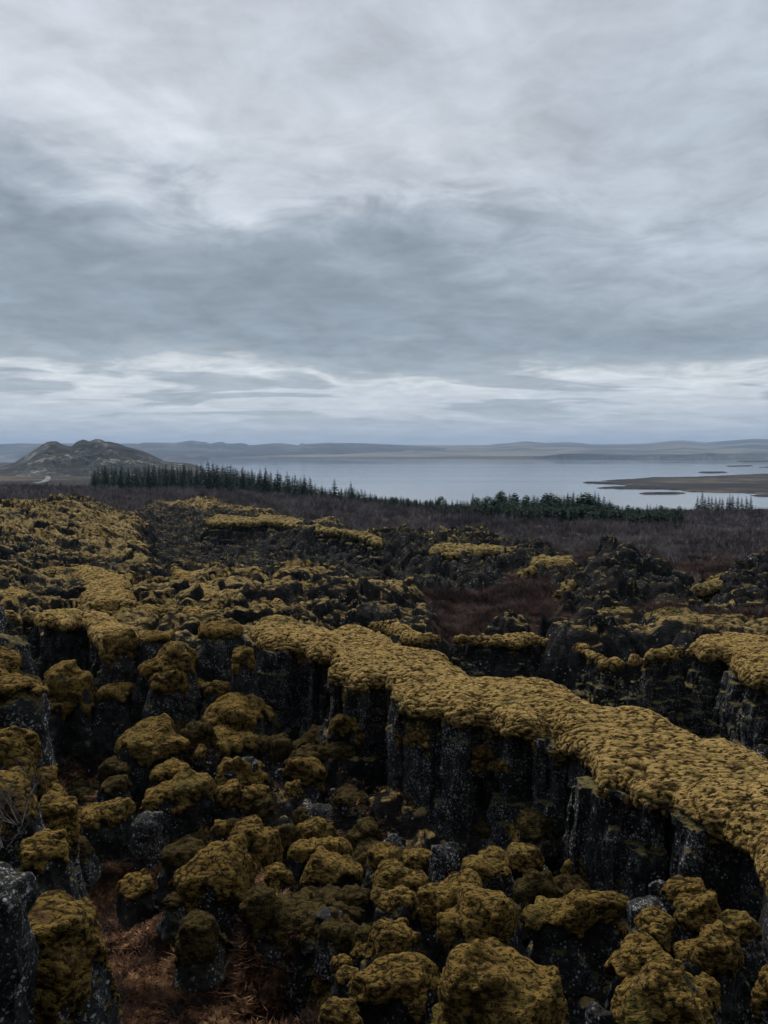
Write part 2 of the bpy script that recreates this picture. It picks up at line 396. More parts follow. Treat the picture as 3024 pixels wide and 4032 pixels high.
scene.cycles.use_denoising = True
# ------------------------------------------------------------------ ground: columns of (distance, level, mossy lava, scrub)
far_r = [(200, -14.6, 0, 1), (300, -19.5, 0, 1), (420, -27, 0, .9), (500, -30.2, 0, .5), (600, -34, 0, 0), (5000, -36, 0, 0)]
COLS = {
 -900: [(4, -9, 0, 0), (9, -10, 0, 0), (20, -12.3, 0, 0), (30, -12.3, 0, 0), (41, -12.3, .9, 0), (43, -9, 1, 0), (60, -8, 1, 0), (100, -7, 1, 0), (125, -9, .3, 1), (160, -11, 0, 1), (250, -13, 0, 1), (400, -16, 0, .8), (600, -22, 0, .3), (900, -27, 0, 0), (1300, -28, 0, 0), (2500, -28.5, 0, 0), (2900, -33, 0, 0), (5000, -36, 0, 0)],
 0: [(4, -11, 0, 0), (9, -12, 0, 0), (20, -12.4, 0, 0), (41, -12.4, .9, 0), (43, -9.6, 1, 0), (45, -9.3, 1, 0), (60, -8.9, 1, 0), (75, -8.3, 1, 0), (88, -7.7, 1, 0), (100, -7.3, 1, 0), (106, -7.6, .8, .3), (125, -9.6, .2, 1), (160, -11, 0, 1), (250, -12.6, 0, 1), (330, -14.3, 0, 1), (420, -18, 0, .8), (600, -23, 0, .3), (900, -27, 0, 0), (1300, -28, 0, 0), (2500, -28.5, 0, 0), (2900, -33, 0, 0), (5000, -36, 0, 0)],
 300: [(4, -12, 0, 0), (20, -12.5, 0, 0), (39.5, -12.5, .9, 0), (41, -9.8, 1, 0), (45, -9.5, 1, 0), (60, -9.2, 1, 0), (80, -8.4, 1, 0), (98, -7.1, 1, 0), (105, -6.9, 1, 0), (112, -7.3, .7, .4), (130, -9.7, .1, 1), (200, -12, 0, 1), (300, -13.7, 0, 1), (420, -18, 0, .8), (600, -23, 0, .3), (900, -27, 0, 0), (1500, -28, 0, 0), (2500, -31, 0, 0), (5000, -36, 0, 0)],
 480: [(4, -12, 0, 0), (20, -12.4, 0, 0), (38, -12.4, .9, 0), (40, -9.8, 1, 0), (50, -9.6, 1, 0), (65, -9.6, 1, 0), (85, -9.8, 1, 0), (100, -9.3, 1, 0), (110, -9.4, 1, 0), (125, -10.6, .6, .5), (150, -11, .1, 1), (200, -12.2, 0, 1), (300, -13.8, 0, 1), (420, -20, 0, .6), (550, -27, 0, .3), (800, -28.2, 0, 0), (1300, -29, 0, 0), (1700, -32, 0, 0), (5000, -36, 0, 0)],
 640: [(4, -12, 0, 0), (20, -12.2, 0, 0), (36.5, -12.2, .9, 0), (38, -9.8, 1, 0), (50, -9.6, 1, 0), (60, -10.2, 1, 0), (75, -12, 1, 0), (90, -13.4, 1, 0), (115, -13.8, 1, 0), (135, -13, 1, 0), (150, -11.6, 1, 0), (162, -10.9, .7, .4), (175, -11.4, .2, 1), (220, -12.6, 0, 1), (300, -13.9, 0, 1), (420, -20, 0, .6), (500, -27, 0, .3), (600, -32, 0, 0), (5000, -36, 0, 0)],
 780: [(4, -12, 0, 0), (20, -12.0, 0, 0), (36, -12.0, .9, 0), (37.5, -9.8, 1, 0), (50, -9.6, 1, 0), (60, -9.9, 1, 0), (75, -12, 1, 0), (92, -14, 1, 0), (112, -13.6, 1, 0), (128, -12.2, 1, 0), (142, -9.9, 1, 0), (152, -9.3, .8, .3), (170, -10.8, .2, 1), (220, -12.6, 0, 1), (300, -14, 0, 1), (420, -22, 0, .6), (500, -30, 0, .3), (600, -34, 0, 0), (5000, -36, 0, 0)],
 960: [(4, -12, .9, 0), (15, -12, .9, 0), (26, -12.0, .9, 0), (36, -12.0, .9, 0), (37.5, -9.8, 1, 0), (50, -9.6, 1, 0), (60, -9.8, 1, 0), (72, -12, 1, 0), (95, -14.3, 1, 0), (108, -13.6, 1, 0), (118, -11.6, 1, 0), (124, -10.2, 1, 0), (134, -10.1, .6, .4), (150, -10.6, .1, 1), (200, -12.4, 0, 1), (300, -14.5, 0, 1), (420, -24, 0, .6), (500, -30.3, 0, .3), (600, -34, 0, 0), (5000, -36, 0, 0)],
 1230: [(4, -11.6, .9, 0), (15, -12, .9, 0), (26, -12.3, .9, 0), (35, -12.3, .9, 0), (37, -9.8, 1, 0), (50, -9.7, 1, 0), (60, -10, 1, 0), (70, -12, 1, 0), (88, -14.5, 1, 0), (100, -14.2, 1, 0), (104, -11, 1, 0), (108, -10.3, .9, 0), (116, -10.5, .2, .8), (130, -10.9, 0, 1), (200, -13, 0, 1), (260, -14.6, 0, 1), (400, -25, 0, .6), (480, -30.5, 0, .3), (600, -34, 0, 0), (5000, -36, 0, 0)],
 1512: [(4, -11.5, .9, 0), (15, -12, .9, 0), (24, -12.4, .9, 0), (30, -12, .9, 0), (35, -12, .9, 0), (37, -9.8, 1, 0), (45, -9.4, .9, 0), (54, -10, .9, 0), (64, -12, 1, 0), (76, -13.6, 1, 0), (88, -13.2, 1, 0), (93, -11.2, 1, 0), (97, -10.6, .9, 0), (106, -11, .1, .9), (130, -11.5, 0, 1), (180, -13.3, 0, 1), (230, -14.8, 0, 1), (350, -24, 0, .6), (450, -30.5, 0, .3), (600, -34, 0, 0), (5000, -36, 0, 0)],
 1800: [(4, -11.3, .9, 0), (15, -12, .9, 0), (24, -12.4, .9, 0), (37.5, -12.4, .9, 0), (39, -9.9, .6, 0), (40, -9.5, .1, 0), (48, -9.9, 0, .1), (57, -10.9, .0, .2), (62, -11.6, .9, 0), (74, -12.2, 1, 0), (82, -11.6, 1, 0), (87, -10.8, 1, 0), (91, -10.5, .8, 0), (100, -11, .05, .9), (130, -11.9, 0, 1), (170, -13.8, 0, 1), (200, -14.8, 0, 1), (330, -24, 0, .6), (430, -30.5, 0, .3), (600, -34, 0, 0), (5000, -36, 0, 0)],
 2100: [(4, -11.2, .9, 0), (12, -11.8, .9, 0), (22, -12.5, .9, 0), (36.5, -12.5, .9, 0), (38, -9.7, .7, 0), (45, -9.6, 0, .2), (60, -10.6, 0, .3), (70, -11.1, .2, 0), (76, -10.9, .9, 0), (83, -10.5, .9, 0), (90, -11, 0, 1), (130, -12.2, 0, 1), (157, -13.6, 0, 1), (190, -15, 0, 1), (320, -24, 0, .6), (420, -30.5, 0, .3), (600, -34, 0, 0), (5000, -36, 0, 0)],
 2300: [(4, -11, .9, 0), (10, -11.6, .9, 0), (20, -12.5, .9, 0), (30, -12.5, .9, 0), (36, -12.5, .9, 0), (37.5, -9.5, .8, 0), (44, -9.6, .1, .1), (48, -10.2, .9, 0), (54, -9.9, 1, 0), (60, -9.6, 1, 0), (66, -10.4, .3, 0), (80, -11, 0, .6), (90, -11.3, 0, 1), (157, -13.8, 0, 1), (190, -15.2, 0, 1), (320, -25, 0, .6), (420, -30.5, 0, .3), (600, -34, 0, 0), (5000, -36, 0, 0)],
 2420: [(4, -11, .9, 0), (10, -11.4, .9, 0), (20, -12.5, .9, 0), (30, -12.5, .9, 0), (36, -12.5, .9, 0), (37.5, -9.4, .8, 0), (43, -9.4, .2, 0), (48, -10, 1, 0), (54, -9.3, 1, 0), (60, -8.6, 1, 0), (65, -8.7, .9, 0), (70, -9.8, .1, .3), (80, -11, 0, .8), (95, -11.5, 0, 1), (157, -13.8, 0, 1), (190, -15.2, 0, 1), (320, -25, 0, .6), (420, -30.5, 0, .3), (600, -34, 0, 0), (5000, -36, 0, 0)],
 2560: [(4, -11, .9, 0), (10, -11.4, .9, 0), (20, -12.5, .9, 0), (30, -12.5, .9, 0), (36, -12.5, .9, 0), (37.2, -9.3, .8, 0), (43, -9.3, .2, 0), (48, -10, .9, 0), (54, -9.8, 1, 0), (60, -9.6, .9, 0), (66, -10.2, .2, .3), (80, -11, 0, .8), (95, -11.5, 0, 1), (157, -13.8, 0, 1), (190, -15.2, 0, 1), (320, -25, 0, .6), (420, -30.5, 0, .3), (600, -34, 0, 0), (5000, -36, 0, 0)],
 2720: [(4, -11, .9, 0), (10, -11.4, .9, 0), (20, -12.6, .9, 0), (30, -12.6, .9, 0), (34.5, -12.6, .9, 0), (36, -9.1, .9, 0), (41, -9.0, .2, 0), (48, -10, .5, .1), (54, -10.2, .6, .1), (60, -10.2, .3, .3), (75, -11, 0, 1), (95, -11.5, 0, 1), (157, -13.9, 0, 1), (190, -15.2, 0, 1), (320, -25, 0, .6), (420, -30.5, 0, .3), (600, -34, 0, 0), (5000, -36, 0, 0)],
 3024: [(4, -11, .9, 0), (10, -11.4, .9, 0), (20, -12.6, .9, 0), (29, -12.6, .9, 0), (32.5, -12.6, .9, 0), (34.5, -8.9, 1, 0), (36, -8.8, .9, 0), (41, -8.9, .1, 0), (46, -10, 1, 0), (51, -9.4, 1, 0), (55, -8.8, 1, 0), (60, -9.2, .3, .1), (70, -11, 0, .8), (95, -11.5, 0, 1), (157, -13.9, 0, 1), (190, -15.2, 0, 1), (320, -25, 0, .6), (420, -30.2, 0, .3), (600, -34, 0, 0), (5000, -36, 0, 0)],
 4200: [(4, -11, .9, 0), (10, -11.4, .9, 0), (20, -12.6, .9, 0), (27, -12.6, .9, 0), (32, -12.6, .9, 0), (34, -8.9, 1, 0), (50, -9.4, 1, 0), (60, -10, .1, .2), (95, -11.5, 0, 1), (190, -15.2, 0, 1), (320, -25, 0, .6), (420, -30.2, 0, .3), (600, -34, 0, 0), (5000, -36, 0, 0)],
}
KU = np.array([(k - 1512) / FPX for k in COLS], f32)
LY = np.linspace(math.log(3.5), math.log(5000), 700)
TAB = np.array([[np.interp(LY, [math.log(a[0]) for a in c], [a[q] for a in c]) for q in (1, 2, 3)] for c in COLS.values()])   # ncol,3,nY
def base_field(x, y):
    """level, moss, scrub by interpolation of the columns (x, y arrays)"""
    y = np.maximum(y, 3.6)
    wx = x + perlin(x / 9, y / 9, None, 21) * np.minimum(y * .03, 2.5); wy = y + perlin(x / 7, y / 7, None, 22) * np.minimum(y * .03, 3.0)
    u = np.clip(wx / wy, KU[0] + .001, KU[-1] - .001); l = (np.log(wy) - LY[0]) / (LY[1] - LY[0]); l = np.clip(l, 0, len(LY) - 1.001)
    i = np.clip(np.searchsorted(KU, u) - 1, 0, len(KU) - 2); t = (u - KU[i]) / (KU[i + 1] - KU[i]); t = t * t * (3 - 2 * t)
    j = l.astype(int); s = l - j
    out = []
    for q in range(3):
        T = TAB[:, q]; out.append(((T[i, j] * (1 - s) + T[i, j + 1] * s) * (1 - t) + (T[i + 1, j] * (1 - s) + T[i + 1, j + 1] * s) * t).astype(f32))
    return out
def ground_field(x, y):
    z, m, s = base_field(x, y)
    lava = sst(.25, .6, m + .62 * fbm(x / 6, y / 3.2, None, 3, 30) * (s < .5))
    fade = 1 / (1 + (y / 260) ** 2)
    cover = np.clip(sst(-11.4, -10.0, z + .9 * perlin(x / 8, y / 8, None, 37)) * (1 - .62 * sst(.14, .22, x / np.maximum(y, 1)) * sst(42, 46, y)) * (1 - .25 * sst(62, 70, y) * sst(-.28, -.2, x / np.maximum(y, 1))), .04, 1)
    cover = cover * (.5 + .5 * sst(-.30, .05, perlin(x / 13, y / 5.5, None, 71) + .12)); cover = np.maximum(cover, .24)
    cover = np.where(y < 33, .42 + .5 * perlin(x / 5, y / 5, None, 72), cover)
    a = domes(x / 4.4 + .3 * perlin(x / 2, y / 2, None, 31), y / 2.6 + .3 * perlin(x / 2, y / 2, None, 32), 1)
    b = domes(x / 1.9 + .2 * perlin(x / 1, y / 1, None, 33), y / 1.0, 2)
    c = domes(x / .5, y / .45, 5)
    rough = .65 + .8 * perlin(x / 14, y / 14, None, 34)
    tt = 5.0 * fbm(x / 15, y / 7.5, None, 3, 75) + .05 * z; fr = tt - np.floor(tt)
    z = z + lava * .85 * (np.floor(tt) + sst(.0, .14, fr) - tt) * sst(38, 44, y) * sst(200, 120, y)
    z = z + lava * (np.maximum(rough, .15) * (a - .35) * 1.55 + (b - .4) * .5 + (c - .4) * .12)
    e_, ia, ib = cells(x / 1.5 + .2 * perlin(x, y, None, 38), y / 1.3 + .2 * perlin(x, y, None, 39), 4)
    z = z + lava * (1 - cover) * ((hsh(ia, ib, 1) - .5) * 1.1 + np.minimum(e_ * 2.2, .5) + .35 * fbm(x / .7, y / .7, None, 2, 44))
    crack = np.exp(-(perlin(x / 13 + .3 * perlin(x / 4, y / 4, None, 46), y / 8, None, 45) / .045) ** 2) * sst(36, 40, y) * sst(130, 90, y)
    z = z - lava * crack * 2.5
    t1 = np.abs(perlin((x + .1 * perlin(x / .5, y / .5, None, 47)) / .6, y / .5, None, 48)); pile = np.clip(t1 * 2.4 + .3 * perlin(x / 2, y / 2, None, 49) + .35 * (b - .3), 0, 1)
    z = z + lava * t1 * .20 * cover
    f = fbm(x / 3.1, y / 3.1, None, 3, 35)
    z = z + (1 - lava) * f * np.where(y > 34, .95, .45) * (y > 12) * np.clip(y / 40, .4, 1) + fbm(x / 22, y / 22, None, 3, 36) * .9 * sst(35, 70, y) * fade * (s * .6 + .5)
    near = sst(34, 28, y)
    z = z + near * lava * (1.15 * domes(x / 1.9, y / 1.6, 18) + .5 * domes(x / .8 + .2 * perlin(x, y, None, 73), y / .7, 19) - .55)
    z = z + near * ((domes(x / 1.3, y / 1.3, 8) - .3) * .55 * sst(-.1, .35, perlin(x / 4, y / 4, None, 41) + .15) + fbm(x / .5, y / .5, None, 2, 42) * .10)
    ground_field.extra = (cover, pile)
    return z, lava, s
def ground_z(x, y):
    z, _, _ = ground_field(np.array([x], f32), np.array([y], f32)); return float(z[0])
us = np.concatenate([np.linspace(-1.5, -.56, 70)[:-1], np.linspace(-.56, .56, 900), np.linspace(.56, 1.5, 70)[1:]])
ys = np.concatenate([np.exp(np.arange(math.log(3.5), math.log(420), .0032)), np.exp(np.linspace(math.log(421), math.log(5000), 160))])
YY, UU = np.meshgrid(ys.astype(f32), us.astype(f32), indexing='ij'); XX = UU * YY
ZZ, LV, SH = ground_field(XX, YY)
FAR = sst(300, 650, YY); CV, PL = ground_field.extra
V = np.stack([XX, YY, ZZ], -1).reshape(-1, 3)
g = mesh_np('ground', V, grid_faces(len(ys), len(us))[:, ::-1], GROUND, attrs={'moss': LV.ravel(), 'shrub': SH.ravel(), 'far': FAR.ravel(), 'cover': CV.ravel(), 'pile': PL.ravel()})
g['kind'] = 'structure'
# the rim the viewer stands on: a rough level top and a drop to the gorge floor
xs_ = np.linspace(-60, 60, 240).astype(f32); s_ = np.concatenate([np.linspace(-60, 0, 60), np.linspace(.05, 1, 50)])
gx_, gs_ = np.meshgrid(xs_, s_, indexing='ij')
edge_ = 1.0 + .9 * perlin(gx_ / 3, gx_ * 0, None, 61) - .0; edge_ = np.minimum(edge_, 1.3)
gy_ = np.where(gs_ <= 0, edge_ + gs_, edge_ + 1.1 * gs_ ** 2 + .5 * fbm(gx_ / 1.2, gs_ * 6, None, 3, 62) * gs_)
gz_ = np.where(gs_ <= 0, -1.75 + .25 * fbm(gx_ / 2, gy_ / 2, None, 3, 63) * (gs_ < -3), -1.75 - 11.3 * gs_)
rim_ = mesh_np('gorge_rim', np.stack([gx_, gy_, gz_], -1).reshape(-1, 3), grid_faces(240, len(s_)), GROUND, attrs={'moss': np.ones(gx_.size), 'shrub': np.zeros(gx_.size), 'far': np.zeros(gx_.size), 'cover': np.full(gx_.size, .6), 'pile': np.clip(.5 + perlin(gx_ / .4, gy_ / .4, None, 64), 0, 1).ravel()})
rim_['kind'] = 'structure'
# ------------------------------------------------------------------ ledges: thick moss sheets over columnar lava walls
def in_poly(P, x, y):
    c = False
    for i in range(len(P)):
        (ax, ay), (bx, by) = P[i], P[(i + 1) % len(P)]
        if (ay > y) != (by > y) and x < (bx - ax) * (y - ay) / (by - ay) + ax: c = not c
    return c
def ledge(name, label, cat, px, z, zb, thick=.8, inset=.35, colsize=.9, vox=.05, lichen=.5, moss=None, lobe=.35, group=None, slope=0.0, crown=.35, rockname='rock_face', stair=0.0, tuft=1.0):
    """px: outline of the moss sheet in source pixels; the sheet lies at level z, its walls go down to zb"""
    P = []
    for (x, y) in px:
        dn = in_poly(px, x, y + 5); upn = in_poly(px, x, y - 5)
        zz = z - .62 * thick if (upn and not dn) else z + crown * .35 if (dn and not upn) else z - .15 * thick
        p = at_z(x, y, zz); P.append((p[0], p[1]))
    P = np.array(P); mn = P.min(0) - .9; mx = P.max(0) + .9
    X = np.arange(mn[0], mx[0], vox, dtype=f32); Y = np.arange(mn[1], mx[1], vox, dtype=f32); Z = np.arange(zb, z + crown + lobe + .5, vox, dtype=f32)
    GXX, GYY = np.meshgrid(X, Y, indexing='ij')
    d2 = poly_sdf(P, GXX, GYY)
    k = thick / .8
    wx = GXX + .35 * k * perlin(GXX / k, GYY / k, None, 51); wy = GYY + .35 * k * perlin(GXX / k, GYY / k, None, 52)
    L = domes(wx / (1.5 * k), wy / (1.5 * k), 4, .6, .95); L2 = domes(wx / (.62 * k), wy / (.62 * k), 6)
    dm = d2 - lobe * (L - .35) - .05 * k * (L2 - .4) + .2 * k * perlin(GXX / (2.5 * k), GYY / (2.5 * k), None, 53)
    r = thick * .48
    edge = np.clip(-dm / (thick * 2.2), 0, 1)
    top = z + crown * (1 - (1 - edge) ** 2) - .25 * crown + lobe * .55 * (L - .4) + .04 * k * (L2 - .4) + .16 * k * perlin(GXX / (3.5 * k), GYY / (3.5 * k), None, 54)
    bot = top - thick - .12 * k * perlin(GXX / (.5 * k), GYY / (.5 * k), None, 58)
    # column pattern of the wall
    cs = colsize
    e, ia, ib = cells(GXX / cs + .15 * perlin(GXX, GYY, None, 55), GYY / cs, 3)
    off = (hsh(ia, ib, 7) - .5) * cs * .6
    e2, ja, jb = cells(GXX / (cs * .45), GYY / (cs * .45), 13)
    off = off + (hsh(ja, jb, 7) - .5) * cs * .24
    groove = np.exp(-(e / (.025 + .06 * hsh(ia, ib, 31))) ** 2) * cs * (.12 + .4 * hsh(ia, ib, 32))
    base = d2 + inset + off + groove + .10 * fbm(GXX / .4, GYY / .4, None, 2, 56)
    M = np.empty((len(X), len(Y), len(Z)), f32); R = np.empty_like(M)
    q1 = dm + r
    for kz, zz in enumerate(Z):
        q2 = np.maximum(zz - top, bot - zz) + r
        M[:, :, kz] = np.minimum(np.maximum(q1, q2), 0) + np.sqrt(np.maximum(q1, 0) ** 2 + np.maximum(q2, 0) ** 2) - r
        depth = (z - thick) - zz
        lev = hsh(ia, ib, np.floor(zz / (1.1 * cs) + hsh(ia, ib, 9) * 5), 5)
        brk = (lev - .5) * cs * .40 + (hsh(ja, jb, np.floor(zz / (.5 * cs) + hsh(ja, jb, 9) * 5), 6) - .5) * cs * .14
        b2 = base + brk * .8 - max(depth, 0) * .10
        if stair:
            st_ = .7 * cs + .6 * cs * hsh(ia, ib, 21); b2 = b2 - stair * np.floor(np.maximum(depth, 0) / st_ + hsh(ia, ib, 22)) * st_ + stair * .4
        R[:, :, kz] = np.maximum(b2, zz - (top - thick * .45))
    del base, q1, q2, b2
    np.maximum(R, -10, out=R)
    band_add(R, X, Y, Z, .45, lambda a, b, c: .17 * fbm(a / .8, b / .8, c / 1.3, 2, 57) + .05 * perlin(a / .22, b / .22, c / .5, 59))
    cpt = P.mean(0); t = thing(name, label, cat, (float(cpt[0]), float(cpt[1]), zb), group)
    rock_moss_object(t, M, R, vox, (X[0], Y[0], Z[0]), moss or MOSS, mat_rock(lichen, 1.0 if vox < .07 else .6), moss_name='moss_blanket', rock_name=rockname, fine=1.0, tuft=tuft, tamp=.75)
    return t
def pts(*segs):
    out = []
    for s in segs:
        r = s[0]; out += [S(r, *q) for q in s[1:]]
    return out

ledge('mossy_lava_ridge', 'long thick yellow-green moss blanket on the tallest columnar lava wall, crossing the gorge', 'cliff',
  pts((4, (40, 300), (75, 330), (190, 345), (270, 330), (330, 345), (350, 370), (365, 395), (440, 405), (500, 385), (515, 420), (485, 480), (490, 520), (540, 525), (590, 545), (600, 570), (680, 575), (760, 560), (825, 555), (840, 580), (865, 590), (870, 630), (915, 670), (940, 705), (1000, 730), (1090, 745), (1180, 745), (1230, 765), (1300, 785), (1400, 765), (1490, 790), (1510, 820), (1545, 845)),
      (5, (0, 870), (110, 880), (225, 890), (248, 860), (265, 880), (300, 910), (350, 960), (430, 990), (510, 1020), (530, 1100), (560, 1170), (570, 1220), (640, 1240), (680, 1200), (700, 1190), (740, 1250), (820, 1280), (900, 1310), (1000, 1320), (1070, 1330), (1110, 1390), (1170, 1430), (1210, 1470), (1280, 1475), (1370, 1500), (1440, 1550), (1520, 1590)),
      (8, (1560, 243), (1590, 290), (1620, 340), (1640, 420), (1660, 470), (1750, 620), (2000, 800)),
      (5, (2100, 1300), (1659, 1000), (1560, 970), (1440, 910), (1340, 885), (1270, 880), (1170, 840), (1070, 810), (960, 760), (880, 715), (750, 695), (620, 685), (560, 670), (460, 630), (360, 570), (260, 545), (160, 530), (60, 515), (0, 510)),
      (4, (1500, 485), (1440, 490), (1350, 490), (1310, 430), (1240, 410), (1200, 370), (1130, 340), (1000, 320), (900, 300), (860, 270), (800, 230), (740, 200), (660, 185), (560, 185), (490, 210), (450, 195), (380, 190), (300, 205), (290, 150), (200, 130), (100, 130), (0, 150), (-20, 200), (0, 260))),
  -8.0, -13.2, thick=.45, inset=.24, colsize=1.35, vox=.042, lichen=.95, lobe=.26, crown=.35)
LG = 'moss ledges on the lava beyond the gorge'
ledge('mossy_lava_wall', 'moss ledge with brown streaks above cracked grey pillars, left of the big ridge, beyond the gorge floor', 'cliff',
  pts((9, (-400, 330), (0, 370), (130, 380), (240, 370), (300, 400), (420, 370), (550, 355), (640, 370), (760, 390), (850, 430), (950, 480), (1010, 520), (1100, 540), (1220, 540), (1280, 580), (1260, 620), (1150, 600), (1030, 600), (990, 650), (870, 705), (800, 660), (740, 650), (700, 600), (650, 540), (640, 500), (570, 480), (480, 510), (380, 480), (290, 490), (240, 450), (150, 435), (60, 400), (-400, 430))),
  -8.5, -13.2, thick=.5, colsize=1.2, vox=.06, lichen=.75, lobe=.28, crown=.25)
ledge('mossy_lava_block', 'three-lobed moss slab over a low dark undercut, behind the cracked pillars', 'rock',
  pts((9, (940, 370), (1010, 340), (1140, 345), (1220, 330), (1310, 350), (1440, 365), (1510, 410), (1480, 450), (1350, 460), (1300, 425), (1140, 415), (1100, 450), (1040, 440), (960, 410))),
  -8.9, -11.5, thick=.5, colsize=1.0, vox=.06, lobe=.3, group=LG)
ledge('mossy_lava_block', 'broad arched moss slab framing a square dark hollow', 'rock',
  pts((9, (170, 165), (200, 120), (290, 75), (480, 60), (700, 60), (850, 110), (940, 160), (940, 220), (985, 290), (1000, 330), (850, 350), (740, 370), (620, 360), (600, 300), (610, 210), (560, 160), (480, 130), (350, 130), (230, 180))),
  -8.7, -11.5, thick=.5, colsize=1.0, vox=.065, lobe=.35, group=LG)
ledge('mossy_lava_block', 'rounded moss slab in front of the square dark hollow', 'rock',
  pts((9, (-400, 200), (0, 165), (60, 150), (130, 145), (145, 170), (230, 240), (250, 270), (300, 300), (290, 350), (180, 350), (60, 370), (0, 350), (-400, 380))),
  -8.7, -11.5, thick=.5, colsize=1.0, vox=.065, lobe=.3, group=LG)
ledge('mossy_lava_block', 'tongue of moss ending in drooping lobes over a dark pocket', 'rock',
  pts((9, (1195, 60), (1260, 50), (1400, 100), (1500, 130), (1560, 170), (1659, 200), (1800, 230), (2040, 270), (2050, 330), (1940, 350), (1860, 340), (1659, 290), (1650, 330), (1560, 350), (1440, 340), (1420, 300), (1400, 250), (1330, 190), (1200, 90))),
  -9.0, -11.8, thick=.7, colsize=1.0, vox=.065, lobe=.35, group=LG)
ledge('mossy_lava_block', 'detached moss slab pointing to a small lichened spire, behind the big ridge', 'rock',
  pts((4, (690, 160), (740, 135), (850, 145), (960, 170), (1050, 210), (1150, 245), (1140, 275), (1000, 290), (950, 280), (880, 240), (820, 200), (740, 180))),
  -8.9, -11.8, thick=.55, colsize=.8, vox=.06, lobe=.22, lichen=.8, group=LG)
ledge('mossy_lava_wall', 'knobbly moss-rimmed wall of small lichened columns behind the big ridge, beyond the narrow crack', 'cliff',
  pts((5, (-330, 250), (-200, 240), (0, 230), (130, 240), (250, 260), (400, 265), (500, 300), (600, 370), (700, 400), (710, 430), (600, 440), (550, 400), (450, 345), (330, 315), (170, 290), (60, 330), (-40, 300), (-200, 290), (-330, 290))),
  -9.2, -13.2, thick=.45, inset=.1, colsize=.55, vox=.055, lichen=.85, lobe=.4, crown=.2, stair=.45)
ledge('mossy_lava_wall', 'wall with bright white lichen patches below a wide ragged moss apron, beyond the narrow crack', 'cliff',
  pts((5, (700, 400), (800, 370), (860, 350), (950, 340), (1040, 330), (1150, 300), (1250, 250), (1400, 230), (1659, 240), (2000, 240), (2100, 600), (1750, 620), (1659, 575), (1580, 570), (1510, 540), (1500, 480), (1410, 440), (1390, 390), (1250, 390), (1200, 370), (1050, 350), (960, 380), (860, 400), (760, 430))),
  -8.7, -13.2, thick=.5, inset=.1, colsize=.7, vox=.055, lichen=.95, lobe=.4, crown=.25, stair=.22)
# the far chasm and the outcrops, larger voxels with distance
ledge('mossy_lava_wall', 'long straight dark cliff under a thin moss rim, far side of the hollow below the scrub', 'cliff',
  pts((1, (890, 440), (930, 420), (1000, 425), (1090, 430), (1180, 415), (1230, 425), (1290, 440), (1330, 460), (1420, 475), (1500, 485), (1560, 495), (1640, 520), (1640, 545), (1560, 520), (1480, 505), (1380, 490), (1290, 475), (1200, 460), (1120, 460), (1010, 465), (920, 465))),
  -10.0, -15, thick=.55, inset=.0, colsize=1.3, vox=.13, lobe=.9, crown=.2, stair=.3, lichen=.5, moss=MOSS_MID)
OG = 'outcrops'
for lab, reg, P_, z, zb in [
  ('low moss-topped crag at the foot of the brown heath, nearest the far cliff', 2, [(200, 560), (240, 540), (330, 545), (430, 545), (530, 560), (600, 545), (630, 560), (560, 590), (480, 590), (380, 595), (300, 600), (210, 590)], -10.3, -12.6),
  ('small twin-humped crag ringed by brown heath', 2, [(650, 600), (700, 588), (760, 600), (810, 600), (830, 630), (760, 655), (680, 650), (600, 690), (590, 670), (640, 640)], -10.3, -12),
  ]:
    ledge('lava_outcrop', lab, 'rock', pts((reg, *P_)), z, zb, thick=.5, inset=0, colsize=1.1, vox=.10, lobe=.7, stair=.6, moss=MOSS_MID, lichen=.6)
ledge('lava_outcrop', 'gold moss crest along the biggest hummocky outcrop on the brown heath', 'rock',
  pts((10, (150, 770), (260, 700), (330, 650), (440, 625), (560, 590), (700, 570), (830, 580), (850, 620), (760, 640), (640, 650), (520, 650), (420, 690), (300, 720), (220, 790))),
  -8.9, -11.4, thick=.45, inset=0, colsize=.9, vox=.08, lobe=.7, crown=.2, stair=.7, moss=MOSS_MID, lichen=.8)
ledge('lava_outcrop', 'flat shelf of pale gold moss at the foot of the biggest hummocky outcrop', 'rock',
  pts((10, (460, 900), (500, 880), (600, 880), (720, 900), (800, 940), (760, 970), (620, 970), (440, 960))),
  -9.2, -10.6, thick=.5, inset=.1, colsize=.9, vox=.07, lobe=.25, moss=MOSS_MID)
ledge('lava_outcrop', 'dark crag with a moss-capped brow and brown heath on its top, beside the biggest outcrop', 'rock',
  pts((10, (1110, 770), (1180, 730), (1260, 690), (1300, 655), (1400, 640), (1659, 650), (1900, 650), (1900, 760), (1659, 720), (1480, 730), (1380, 740), (1300, 760), (1200, 790))),
  -8.9, -11.5, thick=.45, inset=0, colsize=.9, vox=.08, lobe=.7, stair=.35, moss=MOSS_MID, lichen=.6)
# random hummocks on the outcrops are part of the ground; rubble blocks follow

